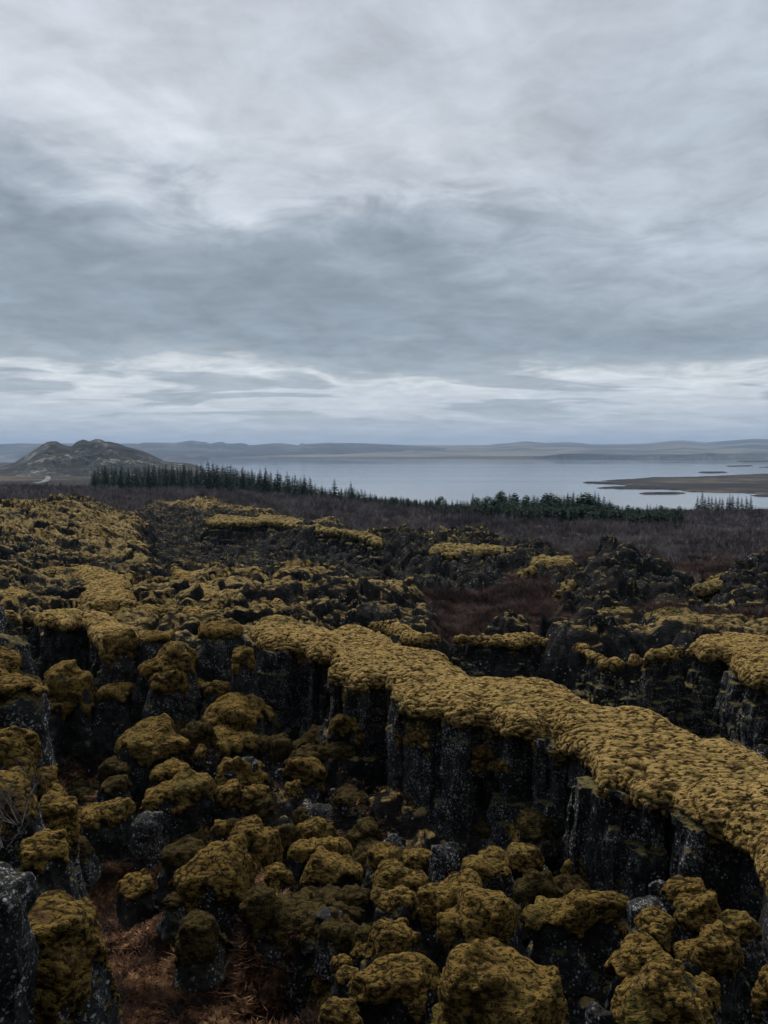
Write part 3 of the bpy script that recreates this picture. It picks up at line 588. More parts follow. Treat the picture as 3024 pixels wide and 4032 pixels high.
# ------------------------------------------------------------------ boulders and pillars
FLOORZ = -12.1
def block(name, label, reg, x0, x1, y0, yc, yb, D=None, lean=0.0, lichen=.5, moss=1.0, depth=.85, square=2.8, group=None, zf=None, seed=None, cat='boulder', fill=.93, vx=None, mm=None, cut=0.0):
    """a free-standing lava block: x0..x1 and y0..yc is the moss cap in that region's pixels, yb the foot; D: distance of the foot"""
    a0 = S(reg, x0, y0); a1 = S(reg, x1, yc); pb = S(reg, (x0 + x1) / 2, yb)
    cx = (a0[0] + a1[0]) / 2
    if D is None:
        d = ray(pb[0], pb[1]); D = float((FLOORZ if zf is None else zf) / d[2] * d[1])
    half = (a1[0] - a0[0]) / 2 / FPX * D * .93; dep = half * depth
    Yc = D + dep * .6
    half *= (Yc - dep * .4) / D
    zt = at_y(cx, a0[1], Yc)[2]; zc = at_y(cx, a1[1], Yc - dep * .8)[2]; zb = at_y(cx, pb[1], D)[2] - .5
    if seed is None: seed = int(x0 * 7 + y0 * 3 + reg * 101) % 9973
    return block_w(name, label, at_y(cx, a0[1], Yc)[0], Yc, half, dep, zt, zc, zb, lean, lichen, moss, square, group, seed, cat, fill, vx, mm, cut)
def block_w(name, label, cx, cy, a, b, zt, zc, zb, lean=0., lichen=.5, moss=1., square=2.8, group=None, seed=0, cat='boulder', fill=.93, vx=None, mm=None, cut=0.):
    r = np.random.default_rng(seed)
    vox = vx or max(min(a, b) / 15, cy * .0021, .026)
    pad = .22 * a + .25
    X = np.arange(cx - a - pad, cx + a + pad, vox, dtype=f32); Y = np.arange(cy - b - pad, cy + b + pad, vox, dtype=f32); Z = np.arange(zb, zt + .2 * a + .25, vox, dtype=f32)
    x = (X - cx)[:, None, None]; y = (Y - cy)[None, :, None]; z = Z[None, None, :]
    H = zt - zb
    x = x - lean * (z - zt)          # leaning body
    hc = max(zt - zc, .12); zm = zc + .30 * hc
    hu = zt - zm; hl = zm - zc + .15 * hc
    zz = z - zm; ttx, tty = r.uniform(-.3, .3, 2) * min(1, 1.2 * hc / a); zz = zz + ttx * x + tty * y; kz = np.where(zz > 0, zz / hu, .4 * zz / hl)
    q = square
    k = (np.abs(x / a) ** q + np.abs(y / b) ** q + np.abs(kz) ** 2.1) ** (1 / q)
    s = min(a, b, hu)
    M = ((k - 1) * s).astype(f32)
    # faceted rock
    R = np.full(M.shape, -9, f32)
    def smax(A, B_, k_):
        return np.maximum(A, B_) + k_ * .25 * np.maximum(0, 1 - np.abs(A - B_) / k_) ** 2
    kk = (.30 if moss > 0 else .12) * min(a, b)
    def chunk(ox, oy, aa, bb, top, tx, ty):
        Q_ = np.full(M.shape, -9, f32); x_ = x - ox + tx * (z - top); y_ = y - oy + ty * (z - top)
        nf = r.integers(5, 8); ph = r.uniform(0, 2 * PI); k_ = min(kk, .35 * min(aa, bb))
        for i in range(nf):
            an = ph + 2 * PI * i / nf + r.uniform(-.3, .3); ca, sa = math.cos(an), math.sin(an); tl = -r.uniform(.04, .40)
            rad = 1 / math.sqrt((ca / aa) ** 2 + (sa / bb) ** 2) * r.uniform(.84, 1.0) * fill
            Q_ = smax(Q_, ca * x_ + sa * y_ + tl * (top - z) * (1 if moss > 0 else .25) - rad, k_)
        for i in range(3):
            an = r.uniform(0, 2 * PI); nx, ny = math.cos(an) * .6, math.sin(an) * .6
            Q_ = smax(Q_, nx * x_ + ny * y_ + .8 * (z - top) - (.50 * aa) * r.uniform(.15, .6) - (.06 * aa if moss > 0 else 0), k_)
        return smax(Q_, z - (top - (.10 * min(hc, 1) if moss > 0 else 0)) + r.uniform(-.3, .3) * x_ + r.uniform(-.3, .3) * y_, k_)
    if square >= 5 or a < .4 or moss == 0 and square > 4:
        R = chunk(0, 0, a, b, zt, 0, 0)
    else:
        sd_ = r.choice((-1, 1)); f1, f2 = r.uniform(.58, .78), r.uniform(.40, .62); hd = min(max(hc, .5 * a), 1.6 * a)
        R = chunk(sd_ * a * (1 - f1), b * .15, a * f1, b * r.uniform(.75, 1), zt, r.uniform(-.12, .12), r.uniform(-.1, .15))
        R = -smax(-R, -chunk(-sd_ * a * (1 - f2), -b * .1, a * f2, b * r.uniform(.6, .95), zt - hd * r.uniform(.12, .55), r.uniform(-.25, .25), r.uniform(-.1, .2)), .10 * a)
        if a > .7: R = -smax(-R, -chunk(r.uniform(-.4, .4) * a, -b * .5, a * r.uniform(.3, .45), b * .5, zt - hd * r.uniform(.5, 1.0), r.uniform(-.3, .3), r.uniform(0, .3)), .06 * a)
    sc = max(a, .3)
    band_add(R, X, Y, Z, .4 * sc, lambda u, v, w_: .10 * sc * perlin(u / (.36 * sc), v / (.36 * sc), w_ / (.5 * sc), 66) + .28 * sc * fbm(u / (1.1 * sc), v / (1.1 * sc), w_ / (1.3 * sc), 3, 61 + seed % 50))
    if cut: R = np.maximum(R, (zb + cut) - z)
    if moss > 0:
        M = M + (.10 if square >= 5 or a < .4 else .24) * s
        th = min(.03 + .07 * a, .11)
        M = -smax(-M, -(R - th), .25 * s)
        band_add(M, X, Y, Z, .45 * s + .15, lambda u, v, w_: (.22 * s * perlin(u / (1.0 * sc), v / (.95 * sc), w_ / (.8 * sc), 71 + seed % 50) + .05 * sc * np.abs(perlin(u / (.42 * sc), v / (.42 * sc), w_ / (.4 * sc), 81 + seed % 50))))
        # torn lower hem
        hem = zc - .05 * hc + .75 * hc * perlin(X[:, None] / (.6 * sc), Y[None, :] / (.6 * sc), None, 91 + seed % 30) + .25 * hc * perlin(X[:, None] / (.2 * sc), Y[None, :] / (.2 * sc), None, 92)
        M = np.maximum(M, (hem[:, :, None] - z) * .8)
    else: M = np.full(R.shape, 5, f32)
    t = thing(name, label, cat, (float(cx), float(cy), float(zb)), group)
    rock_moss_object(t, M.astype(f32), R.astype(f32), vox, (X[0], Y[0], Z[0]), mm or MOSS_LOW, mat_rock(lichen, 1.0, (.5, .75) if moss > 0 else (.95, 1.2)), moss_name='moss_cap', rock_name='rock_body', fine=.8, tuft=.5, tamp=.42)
    return t
B = lambda *a, **k: block('mossy_boulder', *a, **k)
PIL = lambda *a, **k: block('lava_pillar', *a, cat='rock pillar', **k)

# --- pillars and blocks against the wall on the far side of the gorge
PIL('square grey pillar right of the deep black slot, top sheared flat', 3, 808, 1040, 215, 262, 880, D=31.0, depth=.9, lichen=.75, square=6, fill=.98)
PIL('dark pillar with a drooping moss brow, left of the deep black slot', 3, 615, 805, 215, 345, 880, D=30.6, lichen=.6, square=5, fill=.95)
PIL('lichened pillar whose sloping cap faces the black slot, stepped below the grey one', 3, 850, 1155, 300, 440, 880, D=29.6, lichen=.7, fill=.92, lean=-.05)
B('moss tuft perched on the foot of the stepped pillar', 3, 900, 1090, 440, 545, 870, D=28.9, lichen=.7)
PIL('wide smooth lava face with thin moss on its shoulder, under the slot', 3, 570, 800, 525, 600, 880, D=29.5, lichen=.45, square=6, fill=.98)
B('big round-shouldered moss boulder beside the white-lichened rock, tall dark body', 3, 232, 518, 415, 640, 890, D=28.8, lichen=.35)
PIL('flat-fronted pillar with a thin moss lid, between slot pillars and big ridge', 3, 1180, 1430, 165, 240, 640, D=31.5, lichen=.7, square=6, fill=.98)
B('moss-topped stub left of the big ridge, under its first lobe', 3, 1375, 1500, 305, 425, 640, D=30.0)
G1 = 'boulders heaped against the far wall of the gorge'
B('broad sprawling moss mound at the top of the rubble heap, by the ridge wall', 3, 1165, 1570, 610, 800, 860, D=28.4, depth=.7)
B('low moss bank draped below the topmost mound', 3, 1175, 1560, 785, 930, 1010, D=27.4, depth=.6)
B('small twin moss caps in a dark gap above the heap', 3, 1120, 1270, 500, 580, 640, D=30.2)
B('single moss cushion tucked beside the ridge columns above the heap', 3, 1232, 1360, 500, 570, 640, D=29.8)
B('leaning pale-faced block with a long slanted moss cap', 3, 735, 1150, 780, 935, 1130, D=25.6, lean=.18, lichen=.75, depth=.7)
B('knob of moss rising behind the leaning pale-faced block', 3, 870, 1010, 745, 850, 1000, D=27.0)
B('moss-capped stone at the foot of the leaning block', 3, 900, 1118, 988, 1085, 1180, D=24.6)
B('large double-humped boulder with moss draped over its front, centre of the heap', 3, 878, 1275, 1070, 1250, 1390, D=23.0, lichen=.6, depth=.7)
B('swollen moss boulder stepping down beside the double-humped one', 3, 1282, 1560, 970, 1120, 1260, D=24.6, depth=.8)
B('small round moss ball under the swollen boulder', 3, 1285, 1432, 1120, 1225, 1300, D=23.2)
B('squat moss block next to the small round ball', 3, 1438, 1592, 1130, 1270, 1330, D=23.2)
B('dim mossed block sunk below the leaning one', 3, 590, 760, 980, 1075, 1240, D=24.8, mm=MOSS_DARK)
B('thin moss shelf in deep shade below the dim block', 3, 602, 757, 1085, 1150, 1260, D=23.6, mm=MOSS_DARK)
B('sloping moss hump beside the red grass, in front of the dim block', 3, 482, 770, 1228, 1340, 1470, D=21.4, depth=.8)
block('lava_boulder', 'bare pale-grey broken block with a split face', 3, 745, 985, 1300, 1300, 1500, D=21.2, moss=0, lichen=1.05, square=5)
B('tall domed moss boulder against the foot of the ridge rubble', 6, 1462, 1700, 55, 330, 420, D=19.7, depth=.8)
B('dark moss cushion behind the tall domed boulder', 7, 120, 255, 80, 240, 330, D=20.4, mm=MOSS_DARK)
# --- centre foot
B('stacked moss lump with a neck, above the grey stone', 7, 303, 452, 52, 205, 300, D=20.6)
B('round moss shoulder behind the stacked lump', 7, 262, 360, 70, 160, 260, D=21.3)
B('wide moss cap over a freckled grey stone, below the stacked lump', 7, 228, 590, 182, 300, 460, D=19.0, lichen=.8, depth=.6)
B('small knobbed stone left of the freckled one', 7, 70, 218, 340, 450, 500, D=17.8)
B('long low moss back running up from the gorge floor', 7, 300, 700, 285, 430, 560, D=17.9, depth=.6)
B('high moss crest in the middle of the rubble field', 7, 695, 915, 215, 360, 470, D=18.6)
B('folded moss boulder standing on a speckled rock leg', 7, 740, 1085, 330, 500, 640, D=17.0, depth=.6)
B('dark speckled pillar under the folded moss boulder', 7, 725, 1010, 505, 590, 860, D=15.7, lichen=.7, depth=.7)
B('mid-heap moss saddle behind the big two-stage boulder', 7, 915, 1130, 245, 340, 440, D=18.4)
block('lava_boulder', 'bare lichen-freckled stone poking from the middle heap', 7, 1080, 1290, 200, 200, 520, D=17.6, moss=0, lichen=1.1)
B('moss roof over a speckled face behind the two-stage boulder', 7, 1290, 1600, 298, 400, 600, D=17.2, lichen=.8, depth=.6)
B('smooth moss ball at the cliff foot, the one with rock on both sides', 7, 1408, 1572, 235, 370, 440, D=18.4)
B('second smooth moss ball at the cliff foot, beside the slanting boulder', 8, -5, 190, 215, 400, 470, D=18.0)
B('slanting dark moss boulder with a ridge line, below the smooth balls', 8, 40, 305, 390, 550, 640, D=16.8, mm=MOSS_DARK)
B('upper stage of the large two-stage boulder, narrow with a blunt nose', 7, 1020, 1420, 440, 640, 1000, D=15.6, lichen=.7, depth=.6)
B('lower stage of the large two-stage boulder, wide and heavily mossed', 7, 1105, 1618, 530, 870, 1130, D=14.3, lichen=.6, depth=.75)
B('leaning moss stone with a pale lichened edge', 7, 745, 1005, 695, 880, 1030, D=14.7, lichen=1.0, lean=.12)
B('largest dome of moss, cropped by the bottom of the view', 7, 1188, 1890, 915, 1480, 1800, D=11.4, depth=.8, lichen=.7)
B('flat-topped moss boulder on a dark rock stalk', 7, 605, 1130, 950, 1190, 1480, D=12.6, lichen=.65, depth=.7)
B('pebble-like moss knob left of the leaning stone', 7, 630, 765, 830, 910, 1010, D=15.0)
B('small moss cap above the flat-topped boulder', 7, 487, 602, 910, 985, 1060, D=14.6)
B('thin moss plate beside the flat-topped boulder', 7, 500, 650, 985, 1040, 1110, D=14.0)
B('half-seen moss hump in the grass at the lower edge', 7, 425, 650, 1200, 1400, 1500, D=11.9)
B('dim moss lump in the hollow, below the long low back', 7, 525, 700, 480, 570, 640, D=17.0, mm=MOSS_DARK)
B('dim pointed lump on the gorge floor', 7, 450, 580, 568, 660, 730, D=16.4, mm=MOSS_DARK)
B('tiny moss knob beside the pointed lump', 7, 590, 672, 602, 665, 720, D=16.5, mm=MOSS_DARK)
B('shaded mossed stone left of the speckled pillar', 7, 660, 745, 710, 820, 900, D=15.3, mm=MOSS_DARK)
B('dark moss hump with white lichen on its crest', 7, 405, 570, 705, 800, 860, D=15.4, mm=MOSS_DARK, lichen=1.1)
for lab, xa, xb, ya, yc_, D_ in [('moss cushion clinging to the cliff face under the first lobe of the big ridge', 488, 682, 735, 862, 26.9), ('hooked moss tuft growing on the speckled cliff columns', 1345, 1492, 925, 1062, 23.4), ('low moss strip on a cliff step beside the hooked tuft', 1500, 1614, 1020, 1075, 22.7)]:
    block('moss_cushion', lab, 4, xa, xb, ya, yc_, yc_ + 25, D=D_, cat='moss', depth=.8, cut=.35)
# --- lower right
B('long horizontal moss log bridging a black hollow', 8, 92, 770, 545, 740, 960, D=14.9, depth=.38, lichen=.7)
block('lava_pillar', 'white-flecked rock spire standing over the corner boulders', 8, 885, 1030, 425, 425, 900, D=14.5, moss=0, lichen=1.2, cat='rock pillar', square=6)
block('lava_boulder', 'lichened shoulder below the white-flecked spire', 8, 750, 1050, 560, 560, 1000, D=14.0, moss=0, lichen=1.15)
B('upper curl of moss beside the white-flecked spire', 8, 1003, 1262, 442, 580, 800, D=14.1, lichen=.8)
B('second curl of moss stepping down from the spire', 8, 1085, 1342, 540, 710, 900, D=13.5, lichen=.9)
B('small mossed ledge tucked under the spire', 8, 828, 1060, 655, 760, 900, D=13.4, lichen=.9)
B('knotty lump of moss and bare rock between spire and moss tongue', 8, 880, 1015, 738, 850, 950, D=12.9, lichen=1.0)
B('outer moss-backed rock with a lichened flank, facing the cliff', 8, 1310, 1600, 678, 800, 1250, D=13.2, lichen=1.05, depth=.8)
B('deep rusty-gold moss hollow wall under the outer rock', 8, 1090, 1500, 785, 1020, 1180, D=12.4, depth=.6)
B('upper part of the long moss tongue, blunt-headed', 8, 645, 1010, 848, 1060, 1500, D=11.9, lichen=.8, depth=.8)
B('lower part of the long moss tongue, running out of view', 8, 735, 1210, 1015, 1400, 1700, D=10.8, depth=.8, lichen=.7)
PIL('narrow lichened pillar with a split moss tip, beside the moss tongue', 8, 1205, 1345, 1070, 1190, 1500, D=11.3, lichen=1.0)
block('lava_boulder', 'jagged bare rock rising at the lower edge, between dome and tongue', 8, 495, 700, 1220, 1220, 1600, D=10.9, moss=0, lichen=1.1)
B('rock with a moss lap at the far lower corner', 8, 1590, 1800, 1000, 1250, 1500, D=11.2, lichen=.9)
# --- gorge floor, by the red grass
B('flat rectangular moss-topped block alone in the rusty grass', 6, 730, 942, 415, 510, 560, D=17.3, square=5)
B('broad two-humped boulder mossy on both shoulders, above the rusty grass', 6, 1105, 1590, 205, 500, 640, D=17.1, lichen=.7, depth=.7)
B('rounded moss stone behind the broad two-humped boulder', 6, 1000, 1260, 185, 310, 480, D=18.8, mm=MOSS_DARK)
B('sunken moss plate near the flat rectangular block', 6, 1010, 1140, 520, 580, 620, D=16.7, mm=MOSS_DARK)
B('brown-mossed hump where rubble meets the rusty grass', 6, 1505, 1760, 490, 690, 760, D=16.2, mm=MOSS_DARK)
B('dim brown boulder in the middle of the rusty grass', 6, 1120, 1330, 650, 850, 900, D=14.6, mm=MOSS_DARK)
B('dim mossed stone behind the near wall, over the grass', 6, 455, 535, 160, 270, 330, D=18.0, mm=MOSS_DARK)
B('small moss cap at the near edge of the far grass', 3, 1270, 1365, 1335, 1400, 1440, D=20.6)
B('dark upright moss cushion beside the domed boulder', 3, 1365, 1450, 1325, 1440, 1500, D=20.3, mm=MOSS_DARK)

# --- the near wall of the gorge
PIL('tall grey near pillar, bare top, reaching highest of the near wall', 3, -330, 40, 55, 55, 900, D=17.0, moss=0, lichen=1.1, square=6)
PIL('grey stepped pillar with a bright white edge, below the highest one', 3, -200, 192, 222, 260, 900, D=16.0, lichen=1.0, square=5, fill=.97)
B('moss bracket on the stepped grey pillar', 3, -160, 125, 345, 460, 700, D=15.0)
PIL('bulging dark rock spotted with white lichen, moss lid, edge of the near wall', 3, -250, 268, 468, 590, 900, D=13.8, lichen=1.25, fill=1.0)
B('shaggy rust-tinged moss boulder under the white-spotted rock', 3, -150, 208, 815, 1040, 1300, D=12.6)
B('round moss cap on a short pillar beside the shaggy boulder', 3, 180, 328, 1030, 1165, 1600, D=13.0)
B('grey mossy crag behind bare twigs', 3, -250, 125, 1065, 1320, 1700, D=10.8, lichen=1.1)
B('tall brown-gold moss slope above the black crevice', 3, 215, 442, 1195, 1440, 1900, D=11.6)
PIL('pillar with a bright flat moss cap and grey faceted face, over the black crevice', 6, 150, 385, 145, 300, 900, D=10.4, lichen=1.0)
PIL('near wall slab covered in grey lichen crusts, cropped by the edge', 6, -420, 195, 330, 330, 1500, D=8.0, moss=0, lichen=.95, square=5, fill=.97)
B('great bulging moss shoulder above the rusty grass, nearest of all', 6, 150, 572, 540, 1180, 1500, D=8.9, depth=.9, lichen=1.1, fill=.96)
B('small moss hump at the very bottom beside the nearest shoulder', 6, 520, 720, 1255, 1400, 1500, D=9.6)

# --- loose small stones: one mesh family copied
SG = 'small mossy stones in the gorge rubble'
protos = []
for k in range(6):
    a = [.34, .42, .3, .5, .38, .46][k]; h = [.5, .6, .42, .5, .65, .45][k]
    t = block_w('mossy_stone', 'small moss-covered stone, one of many lying loose in the gorge rubble', 0.0, 15.0, a, a * .85, h, h * .2, -.45, 0, .7, 1, 2.6, SG, 900 + k, 'stone', .9, .034, mm=MOSS_LOW if k == 0 else MOSS_DARK)
    t.location = (0, 15, -.45); protos.append(t)
for k in range(3):
    a = [.4, .5, .33][k]; h = [.6, .5, .7][k]
    t = block_w('lava_stone', 'bare broken lava stone, one of many lying among the mossy ones in the gorge', 0.0, 15.0, a, a * .8, h, h, -.45, 0, .9, 0, 2.6, 'bare broken stones in the gorge rubble', 950 + k, 'stone', .95, .036)
    t.location = (0, 15, -.45); protos.append(t)
used = [False] * 9
placed = []
def place_stone(x, y, s, ks=range(6)):
    k = random.choice(ks); t = protos[k]
    if used[k]:
        r_ = t.copy(); col.objects.link(r_)
        for ch in t.children:
            c_ = ch.copy(); col.objects.link(c_); c_.parent = r_
    else: r_ = t; used[k] = True
    r_.location = (x, y, ground_z(x, y) - .42 * s); r_.rotation_euler = (random.uniform(-.15, .15), random.uniform(-.15, .15), random.uniform(0, 6.28)); r_.scale = (s * random.uniform(.8, 1.3), s, s * random.uniform(.7, 1.15))
zones = [(1, 700, 1400, 2850, 3400, 100), (2, 1150, 2000, 3350, 4032, 110), (3, 1900, 2800, 3250, 3700, 50), (4, 250, 900, 2850, 3250, 35), (5, 2200, 3000, 3500, 4032, 20)]
for (_, xa, xb, ya, yb_, n_) in zones:
    for q in range(n_):
        px, py = random.uniform(xa, xb), random.uniform(ya, yb_)
        p = at_z(px, py, -12.0)
        if p[1] < 9: continue
        place_stone(float(p[0]), float(p[1]), random.choice([.5, .6, .75, .9, 1.1, 1.3]), range(6) if q % 4 else (6, 7, 8))
# ------------------------------------------------------------------ lake and the land round it
def struct(o): o['kind'] = 'structure'; return o
mt, n, b, geo = new_mat('water'); P = geo.outputs['Position']
sepw = n.new('ShaderNodeSeparateXYZ'); n.L.new(P, sepw.inputs[0])
b.inputs['Base Color'].default_value = (.012, .02, .028, 1); b.inputs['IOR'].default_value = 1.33; b.inputs['Specular IOR Level'].default_value = .5
yy = n.m('ADD', sepw.outputs[1], n.m('MULTIPLY', n.m('SUBTRACT', n.noise(n.vec(P, scale=(.25, 1, 1)), .0016, 4), .5), 900))
calm = n.map(yy, 2000, 2300)                           # wind-smooth strip along the far shore
pat = n.map(n.noise(n.vec(P, scale=(.12, 1, 1)), .0045, 5, .6), .50, .60)
rgh = n.m('ADD', .07, n.m('ADD', n.m('MULTIPLY', calm, n.m('ADD', -.065, n.m('MULTIPLY', pat, .07))), n.m('MULTIPLY', pat, .03)))
n.put(b.inputs['Roughness'], rgh)
n.put(b.inputs['Normal'], n.bump(n.noise(n.vec(P, scale=(.5, 1, 1)), .5, 4), .03))
WATER = mt
LZ = -30.0
struct(mesh_np('lake', [(-9000, 250, LZ), (9000, 250, LZ), (9000, 9000, LZ), (-9000, 9000, LZ)], [(0, 1, 2, 3)], WATER, smooth=False))

HEAD = mat_simple('headland', [(.40, (.009, .008, .009)), (.53, (.022, .018, .018)), (.59, (.10, .075, .045)), (.65, (.02, .017, .016))], .018, 8, stretch=(.4, 1, 1), bump=.6, bscale=.4)
def flat_land(px, hgt=1.1, step=2.2, edge=14, name='headland'):
    P_ = np.array([at_z(x, y, LZ)[:2] for x, y in px]); mn = P_.min(0) - 30; mx = P_.max(0) + 30
    X = np.arange(mn[0], mx[0], step, dtype=f32); Y = np.arange(mn[1], mx[1], step, dtype=f32); gx, gy = np.meshgrid(X, Y, indexing='ij')
    d = poly_sdf(P_, gx, gy) + (edge * 2.4) * fbm(gx / 70, gy / 32, None, 5, 101, .62)
    z = LZ - 1.2 + (1.2 + hgt) * sst(4, -edge, d) + .5 * fbm(gx / 12, gy / 12, None, 3, 102) * sst(0, -edge, d)
    return struct(mesh_np(name, np.stack([gx, gy, z], -1).reshape(-1, 3), grid_faces(len(X), len(Y)), HEAD))
flat_land([S(2, *q) for q in [(850, 274), (1000, 274), (935, 266), (1000, 263), (1080, 260), (1110, 253), (1250, 253), (1400, 249), (1530, 243), (1659, 235), (1900, 231), (1900, 322), (1659, 324), (1500, 319), (1290, 310), (1180, 305), (1050, 301), (960, 298), (935, 291), (1040, 288), (920, 280)]])
for q in ([(1090, 320), (1180, 317), (1330, 318), (1335, 322), (1180, 325), (1110, 325)], [(1345, 231), (1400, 228), (1475, 229), (1475, 233), (1380, 234)], [(1475, 203), (1590, 200), (1592, 204), (1500, 206)], [(1515, 182), (1659, 179), (1800, 178), (1800, 188), (1640, 185), (1560, 186)], [(1620, 209), (1659, 206), (1750, 206), (1750, 212)], [(1560, 330), (1659, 326), (1750, 326), (1750, 336), (1640, 334)]):
    flat_land([S(2, *p) for p in q], hgt=1.0, step=2.5, edge=7)

# the hill on the left shore
HILL = None
mt, n, b, geo = new_mat('hill'); P = geo.outputs['Position']
sp = n.new('ShaderNodeSeparateXYZ'); n.L.new(geo.outputs['Normal'], sp.inputs[0])
f1 = n.noise(P, .012, 6, .7); f2 = n.noise(P, .06, 6, .75)
cc = n.ramp(n.m('ADD', n.m('MULTIPLY', f1, .5), n.m('MULTIPLY', f2, .5)), [(.42, (.014, .014, .016)), (.50, (.032, .033, .034)), (.56, (.085, .083, .066)), (.61, (.36, .355, .31))])
st = n.map(sp.outputs[2], .55, .85); cc = n.mix(n.m('SUBTRACT', 1, st), cc, (.035, .033, .035))
n.put(b.inputs['Base Color'], cc); b.inputs['Roughness'].default_value = 1; n.put(b.inputs['Normal'], n.bump(n.noise(P, .08, 7, .8), 7)); HILL = mt
def ridge_land(name, sil, Yc, Yf, Yb, reg, mat, zbase, nx=260, ny=90, rough=.25, seed=0, foot=None, pw=1.3, rs=1.0):
    """terrain whose skyline follows sil (region pixels) at distance Yc, rising from the front foot Yf and falling to Yb"""
    sx = []; sz = []
    for (x, y) in sil:
        p = at_y(*S(reg, x, y), Yc); sx.append(p[0] / Yc); sz.append(p[2])
    U = np.linspace(sx[0], sx[-1], nx).astype(f32); Yl = np.linspace(Yf, Yb, ny).astype(f32); uu, yy = np.meshgrid(U, Yl, indexing='ij')
    top = np.interp(uu, sx, sz); H = top - zbase
    t = np.where(yy < Yc, (yy - Yf) / (Yc - Yf), 1 - (yy - Yc) / (Yb - Yc)); t = np.clip(t, 0, 1)
    prof = t ** pw
    S_ = (Yc - Yf) * .5 * rs
    nz = np.abs(fbm(uu * Yc / S_, yy / S_, None, 5, 110 + seed, .55)) ; n2 = fbm(uu * Yc / (S_ * .25), yy / (S_ * .25), None, 6, 120 + seed, .62)
    z = zbase + H * np.clip(prof - rough * (nz * 2.0 + n2 * .5) * np.sin(np.clip(t, 0, 1) * PI) ** .8, 0, 1.02) + H.max() * .03 * n2 * t * rs
    z = np.where(t <= 0, zbase - 2, z)
    X = uu * yy
    return struct(mesh_np(name, np.stack([X, yy, z], -1).reshape(-1, 3), grid_faces(nx, ny), mat))
ridge_land('hill', [(-60, 215), (20, 205), (60, 190), (120, 150), (170, 118), (205, 98), (222, 95), (245, 96), (268, 108), (298, 117), (312, 116), (328, 98), (345, 91), (358, 87), (372, 90), (384, 95), (396, 92), (410, 86), (428, 86), (442, 89), (452, 96), (480, 98), (510, 106), (540, 118), (580, 127), (620, 138), (660, 156), (690, 172), (715, 182), (760, 187), (810, 192), (850, 199), (880, 212)],
           1250, 900, 1600, 1, HILL, -29.5, 640, 260, .46, 0, pw=.8)
# thin straw shelf in front of it is ground; far headland in the lake
MTN = mat_simple('mountain_slope', [(.36, (.020, .020, .022)), (.47, (.060, .055, .048)), (.54, (.18, .155, .115)), (.60, (.075, .066, .052)), (.70, (.022, .028, .028))], .0011, 7, stretch=(.35, 1, 1.5), bump=40, bscale=.0016)
MTD = mat_simple('mountain_rock', [(.38, (.008, .009, .011)), (.52, (.026, .027, .029)), (.62, (.085, .08, .07)), (.70, (.26, .26, .26))], .0016, 7, bump=30, bscale=.003)
ridge_land('headland', [(700, 172), (715, 165), (740, 158), (765, 156), (800, 160), (830, 166), (870, 160), (890, 164), (912, 174)], 4300, 3900, 4700, 1, MTD, -30.5, 120, 50, .2, 3)
ridge_land('mountains', [(-350, 120), (-100, 112), (0, 108), (80, 104), (160, 107), (260, 104), (420, 105), (550, 105), (600, 106), (622, 101), (700, 101), (760, 102), (790, 97), (812, 94), (830, 92), (850, 95), (870, 97), (892, 99), (905, 106), (925, 103), (945, 99), (962, 98), (975, 104), (1000, 105), (1040, 103), (1062, 105), (1075, 112), (1110, 110), (1190, 104), (1230, 105), (1270, 110), (1290, 113), (1298, 105), (1308, 102), (1318, 106), (1340, 106), (1420, 102), (1520, 103), (1659, 108), (1900, 122), (2300, 150)],
           8600, 6600, 11000, 1, MTD, -31, 700, 90, .30, 5, pw=.55)
ridge_land('mountains', [(-700, 160), (-200, 128), (0, 110), (200, 112), (330, 112), (440, 113), (490, 108), (540, 103), (590, 98), (620, 96), (660, 100), (700, 103), (780, 100), (850, 103), (890, 109), (1000, 108), (1140, 106), (1190, 100), (1250, 94), (1290, 92), (1340, 97), (1390, 102), (1430, 98), (1500, 92), (1570, 87), (1600, 85), (1659, 87), (1900, 84), (2100, 95)],
           9800, 5200, 12500, 2, MTN, -31.5, 700, 120, .16, 7, pw=.95)
# low farther shore, wooded, in front of the right-hand slopes
ridge_land('headland', [(640, 164), (720, 156), (760, 150), (850, 149), (1000, 152), (1080, 156), (1200, 151), (1300, 153), (1420, 147), (1500, 152), (1600, 149), (1700, 148), (1900, 150), (2100, 158)], 4750, 4500, 5300, 2, MTD, -30.4, 500, 40, .55, 9, rs=.5)
ridge_land('headland', [(-500, 165), (0, 163), (330, 163), (650, 159), (700, 162), (800, 170)], 4950, 4800, 5200, 2, MTN, -30.4, 200, 24, .3, 10)
# pale gravel road on the left lowland
ROAD = mat_simple('road', [(.4, (.13, .13, .135)), (.6, (.20, .20, .205))], .5)
def path_strip(name, px, width, mat, lift=.25):
    C = []
    for (x, y) in px:
        d = ray(*S(1, x, y)); Y = 500.0
        for _ in range(30):
            p = d * (Y / d[1]); Y = Y + (p[2] - ground_z(p[0], p[1])) * 12; Y = min(max(Y, 260), 2300)
        C.append(d[:2] * (Y / d[1]))
    C = np.array(C); t = np.linspace(0, len(C) - 1, 60); C = np.stack([np.interp(t, range(len(C)), C[:, k]) for k in (0, 1)], 1)
    T = np.gradient(C, axis=0); T /= np.linalg.norm(T, axis=1)[:, None] + 1e-9; Nn = np.stack([-T[:, 1], T[:, 0]], 1)
    V = []
    for c_, q in zip(C, Nn):
        for s in (-1, 0, 1):
            p = c_ + q * s * width / 2; V.append((p[0], p[1], max(ground_z(c_[0], c_[1]), ground_z(p[0], p[1])) + lift))
    struct(mesh_np(name, V, grid_faces(60, 3), mat))
path_strip('road', [(-60, 226), (0, 231), (28, 236)], 9, ROAD)
path_strip('road', [(105, 238), (160, 240), (195, 244), (210, 252), (204, 262), (192, 270), (150, 278)], 5, ROAD)

